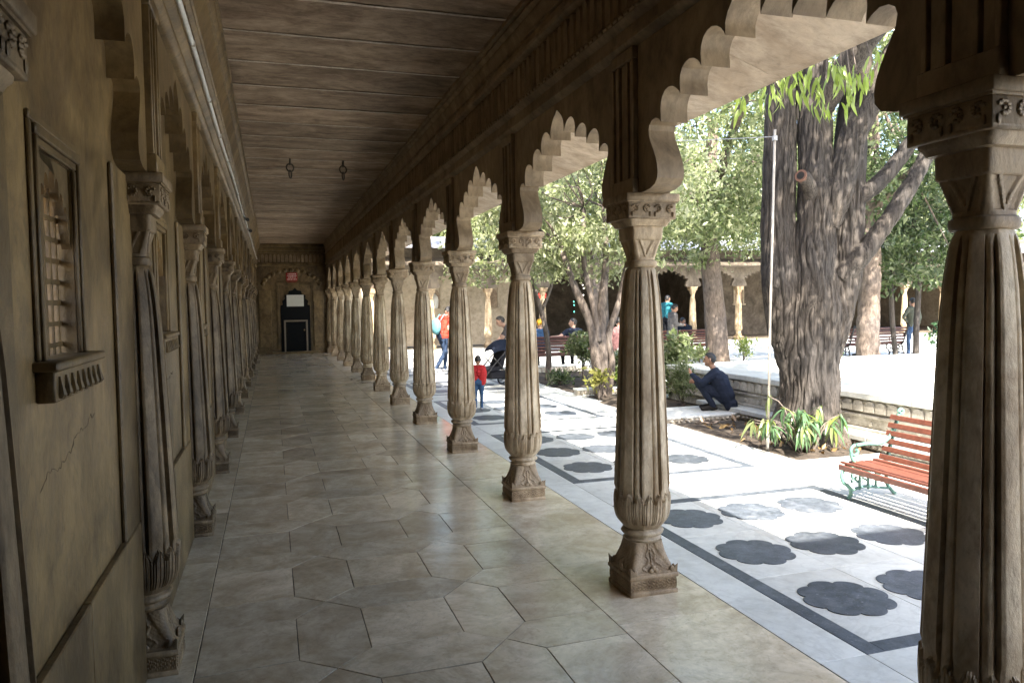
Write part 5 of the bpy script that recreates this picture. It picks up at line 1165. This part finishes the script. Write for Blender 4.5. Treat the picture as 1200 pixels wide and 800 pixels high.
    for i in range(k_ + 1):
        ph = PI * i / k_
        for j in range(n_):
            a = 2 * PI * j / n_; v = Vector((math.sin(ph) * math.cos(a), math.sin(ph) * math.sin(a), math.cos(ph)))
            keep.append(v.z > 0.25 + 0.55 * max(0, v.y) - 0.75 * max(0, -v.y) - (0.30 if abs(v.x) > 0.6 and v.y < 0.25 else 0))
            g_ = 1 + 0.05 * mnoise.noise(v * 5)
            V.append(h + HR @ Vector((v.x * 0.083 * hs * g_, v.y * 0.104 * hs * g_ - 0.004, v.z * 0.121 * hs * g_ + 0.003)))
    F = [(i * n_ + j, (i + 1) * n_ + j, (i + 1) * n_ + (j + 1) % n_, i * n_ + (j + 1) % n_) for i in range(k_) for j in range(n_)]
    F = [f for f in F if sum(keep[q] for q in f) >= 3]
    hb.add(V, F)
    part('hair' if not hat else 'cap', hb, hat or hair, t, 180)
    return t
def P_(base, **kw): d = dict(base); d.update(kw); return d
rot_to = lambda dx, dy: math.atan2(-dx, dy)          # turn local +y to face (dx, dy)
LEFTD = (-0.953, 0.302)
SQ = P_(STAND, pel=(0, -0.10, 0.24), chest=(0, 0.02, 0.52), neck=(0, 0.10, 0.70), head=(0, 0.16, 0.845), hf=(0, 1, -0.05), shL=(-0.19, 0.08, 0.63), shR=(0.19, 0.08, 0.63),
        elL=(-0.25, 0.30, 0.47), elR=(0.24, 0.26, 0.45), wrL=(-0.17, 0.45, 0.60), wrR=(0.10, 0.40, 0.46), hdL=(0.1, 0.5, 0.9), hdR=(-0.5, 0.7, 0.1),
        hiL=(-0.10, -0.08, 0.22), hiR=(0.10, -0.08, 0.22), knL=(-0.15, 0.34, 0.46), knR=(0.15, 0.36, 0.44), anL=(-0.13, 0.10, 0.08), anR=(0.13, 0.12, 0.08), toL=(-0.15, 0.28, 0.035), toR=(0.15, 0.30, 0.035))
person('person squatting in a dark navy suit on the stone walk, hand raised', (6.30, 9.78, 0.085), rot_to(-0.86, 0.50), SQ, 'cloth_navy', 'cloth_navy', coat=True, vox=0.010, sc=0.88, wide=1.3)
person('small child in a red top and dark trousers seen from behind', (3.14, 11.8, 0), rot_to(0.25, 1), P_(STAND, elL=(-0.23, 0.0, 1.12), wrL=(-0.15, 0.16, 1.05), elR=(0.24, 0.0, 1.12), wrR=(0.18, 0.16, 1.0), hdL=(0.3, 1, 0), hdR=(-0.3, 1, 0), head=(0, 0.02, 1.61)), 'cloth_red', 'cloth_blue', skin='skin', sc=0.50, child=True, wide=1.4, shoe='shoe_pale')
WALK = P_(STAND, chest=(0, 0.05, 1.22), neck=(0, 0.10, 1.42), head=(0, 0.18, 1.54), hf=(0, 1, -0.45), shL=(-0.19, 0.06, 1.36), shR=(0.19, 0.06, 1.36), elL=(-0.24, 0.02, 1.10), elR=(0.23, 0.05, 1.10), wrL=(-0.15, 0.22, 1.02), wrR=(0.12, 0.25, 1.04), hdL=(0.3, 1, 0.2), hdR=(-0.3, 1, 0.2),
          knL=(-0.09, 0.14, 0.50), anL=(-0.09, 0.10, 0.08), toL=(-0.09, 0.28, 0.05), knR=(0.09, -0.02, 0.48), anR=(0.09, -0.28, 0.12), toR=(0.09, -0.13, 0.035))
person('person in an orange red shirt and jeans with a pale blue backpack', (4.10, 18.8, 0), rot_to(0.90, 0.35), WALK, 'cloth_orange', 'cloth_denim', skin='skin_fair', sleeve='short', shoe='shoe_pale', wide=1.1, belly=1)
bk = thing('backpack', 'pale blue drawstring backpack on the back of the person in orange red', 'backpack', (4.10, 18.8, 0), rot_to(0.90, 0.35))
bm1 = MB(); ellips(bm1, (0, -0.20, 1.16), (0.16, 0.11, 0.21)); part('bag', bm1, 'bag_cyan', bk, 180)
bm2 = MB()
for s_ in (-1, 1): bm2.tube([(0.09 * s_, -0.13, 1.30), (0.11 * s_, -0.02, 1.455), (0.11 * s_, 0.12, 1.36), (0.12 * s_, 0.14, 1.20), (0.12 * s_, -0.10, 1.02)], 0.014, 6)
part('strap', bm2, 'bag_cyan', bk, 180)
BEND = P_(STAND, pel=(0, -0.08, 0.86), chest=(0, 0.14, 1.09), neck=(0, 0.28, 1.22), head=(0, 0.38, 1.32), hf=(0, 1, -0.5), shL=(-0.19, 0.22, 1.17), shR=(0.19, 0.22, 1.17), elL=(-0.24, 0.36, 0.94), elR=(0.23, 0.36, 0.94), wrL=(-0.18, 0.56, 0.80), wrR=(0.16, 0.56, 0.80), hdL=(0, 1, -0.4), hdR=(0, 1, -0.4), hiL=(-0.09, -0.08, 0.84), hiR=(0.09, -0.08, 0.84))
person('person in a grey T-shirt bending over the dark pushchair behind a column', (5.15, 15.9, 0), rot_to(-0.95, 0.25), BEND, 'cloth_grey', 'cloth_black', skin='skin_fair', sleeve='short')
# pair on the bench, seen from behind
by = 18.6
person('person in a navy shirt on the maroon bench, arm along the backrest', (7.42, by - 0.33, 0), 0.0, P_(SIT, elL=(-0.42, -0.14, 0.84), wrL=(-0.68, -0.16, 0.83), hdL=(-1, 0, -0.1), hf=(-0.9, 0.35, 0)), 'cloth_navy', 'cloth_black', skin='skin_fair', sleeve='short', wide=1.12)
person('person in a yellow cap and dark blue top on the maroon bench', (6.50, by - 0.33, 0), 0.1, P_(SIT), 'cloth_blue', 'cloth_black', skin='skin_fair', hat='cloth_yellow')
person('person in a pink top seated behind the fluted column', (8.72, 18.3, 0), 0.2, P_(SIT, hf=(0.3, 0.9, 0)), 'cloth_pink', 'cloth_white', skin='skin_fair', wide=1.15)
# people further back
LOOK = P_(STAND, head=(0, 0.06, 1.56), hf=(0, 1, -0.35), elL=(-0.24, 0.02, 1.12), elR=(0.24, 0.02, 1.12), wrL=(-0.12, 0.24, 1.08), wrR=(0.10, 0.26, 1.08), hdL=(0.5, 1, 0.1), hdR=(-0.5, 1, 0.1))
person('person in a grey jacket standing in profile, looking down at their hands', (10.5, 18.6, 0), rot_to(0.95, -0.15), LOOK, 'cloth_grey', 'cloth_grey', coat=True, sc=0.97)
st_ = thing('stone_step', 'low stone block under the person in the turquoise shawl', 'step', (12.2, 22.0, 0)); part('step_block', MB().box(-0.5, 0.5, -0.4, 0.4, 0, 0.22, 0.015), 'garden_stone', st_)
person('person in a turquoise shawl and dark clothes behind the one in grey', (12.2, 22.0, 0.22), rot_to(0.8, 0.4), P_(LOOK, hf=(0.2, 1, -0.1)), 'cloth_cyan', 'cloth_black', skin='skin', sc=1.0)
person('person in navy slumped on the bench behind the smooth trunk', (11.72, 20.1, 0), 0.0, P_(SIT, head=(0, 0.06, 1.10), hf=(0, 0.7, -0.6), shL=(-0.2, -0.03, 0.93), shR=(0.2, -0.03, 0.93)), 'cloth_navy', 'cloth_navy')
person('person in an olive jacket and blue jeans seen from behind, hand on hip', (18.0, 17.8, 0), 0.0, P_(STAND, elL=(-0.40, -0.06, 1.14), wrL=(-0.20, 0.02, 0.98), hdL=(0.8, 0.4, -0.3), knL=(-0.13, 0.03, 0.49), knR=(0.13, 0.03, 0.49), anL=(-0.15, 0, 0.08), anR=(0.15, 0, 0.08)), 'cloth_olive', 'cloth_jeans', wide=1.1)
person('person in a red top standing half hidden by the big tree', (16.9, 19.6, 0), 0.3, P_(STAND), 'cloth_red', 'cloth_black', hat='cloth_white')
person('person in a dark teal top on the bench behind the pink trunk', (16.75, 18.05, 0), 0.1, P_(SIT), 'cloth_teal', 'cloth_black')

# ================================================================== PUSHCHAIR
pc = thing('pushchair', 'dark folding pushchair beside the child in red', 'pushchair', (4.40, 15.3, 0), rot_to(-0.9, -0.2))
fr2 = MB()
for s_ in (-1, 1):
    fr2.tube(curve([(0.20 * s_, 0.38, 0.10), (0.20 * s_, 0.10, 0.42), (0.21 * s_, -0.20, 0.72), (0.20 * s_, -0.42, 0.98)], 10), 0.014, 8)
    fr2.tube([(0.20 * s_, -0.32, 0.10), (0.20 * s_, -0.05, 0.45), (0.20 * s_, 0.10, 0.60)], 0.013, 8)
fr2.tube(curve([(-0.20, -0.42, 0.98), (-0.18, -0.50, 1.02), (0.18, -0.50, 1.02), (0.20, -0.42, 0.98)], 12), 0.017, 8); fr2.tube([(-0.2, -0.32, 0.10), (0.2, -0.32, 0.10)], 0.012, 8)
part('frame', fr2, 'iron_black', pc, 180)
part('seat', MB().prism([(0.22, 0.30), (0.26, 0.36), (-0.02, 0.40), (-0.22, 0.86), (-0.28, 0.84), (-0.12, 0.34)], 'x', -0.19, 0.19), 'cloth_black', pc, 30)
part('canopy', MB().add([(0.21 * math.cos(PI * j / 10), -0.22 + 0.38 * math.sin(u) * 0.9, 0.62 + (0.34 * math.cos(u * 0.9)) * (0.35 + 0.65 * math.sin(PI * j / 10))) for u in np.linspace(-0.5, 1.25, 9) for j in range(11)], [(i * 11 + j, i * 11 + j + 1, (i + 1) * 11 + j + 1, (i + 1) * 11 + j) for i in range(8) for j in range(10)]), 'cloth_navy', pc, 180)
part('basket', MB().box(-0.17, 0.17, -0.25, 0.15, 0.14, 0.30, 0.03), 'cloth_black', pc)
for x in (-0.2, 0.2):
    for y, r in ((0.38, 0.085), (-0.32, 0.10)):
        w_ = part('wheel', MB().tube([(x + 0.018 * math.cos(a) * 0, y + r * math.cos(a), 0.10 + (r - 0.0) * math.sin(a) - (0.10 - r)) for a in np.linspace(0, 2 * PI, 21)], 0.018, 8), 'iron_black', pc, 180)
        part('rim', MB().tube([(x - 0.012, y, r), (x + 0.012, y, r)], [r * 0.75, r * 0.75], 16), 'wire_grey', w_)
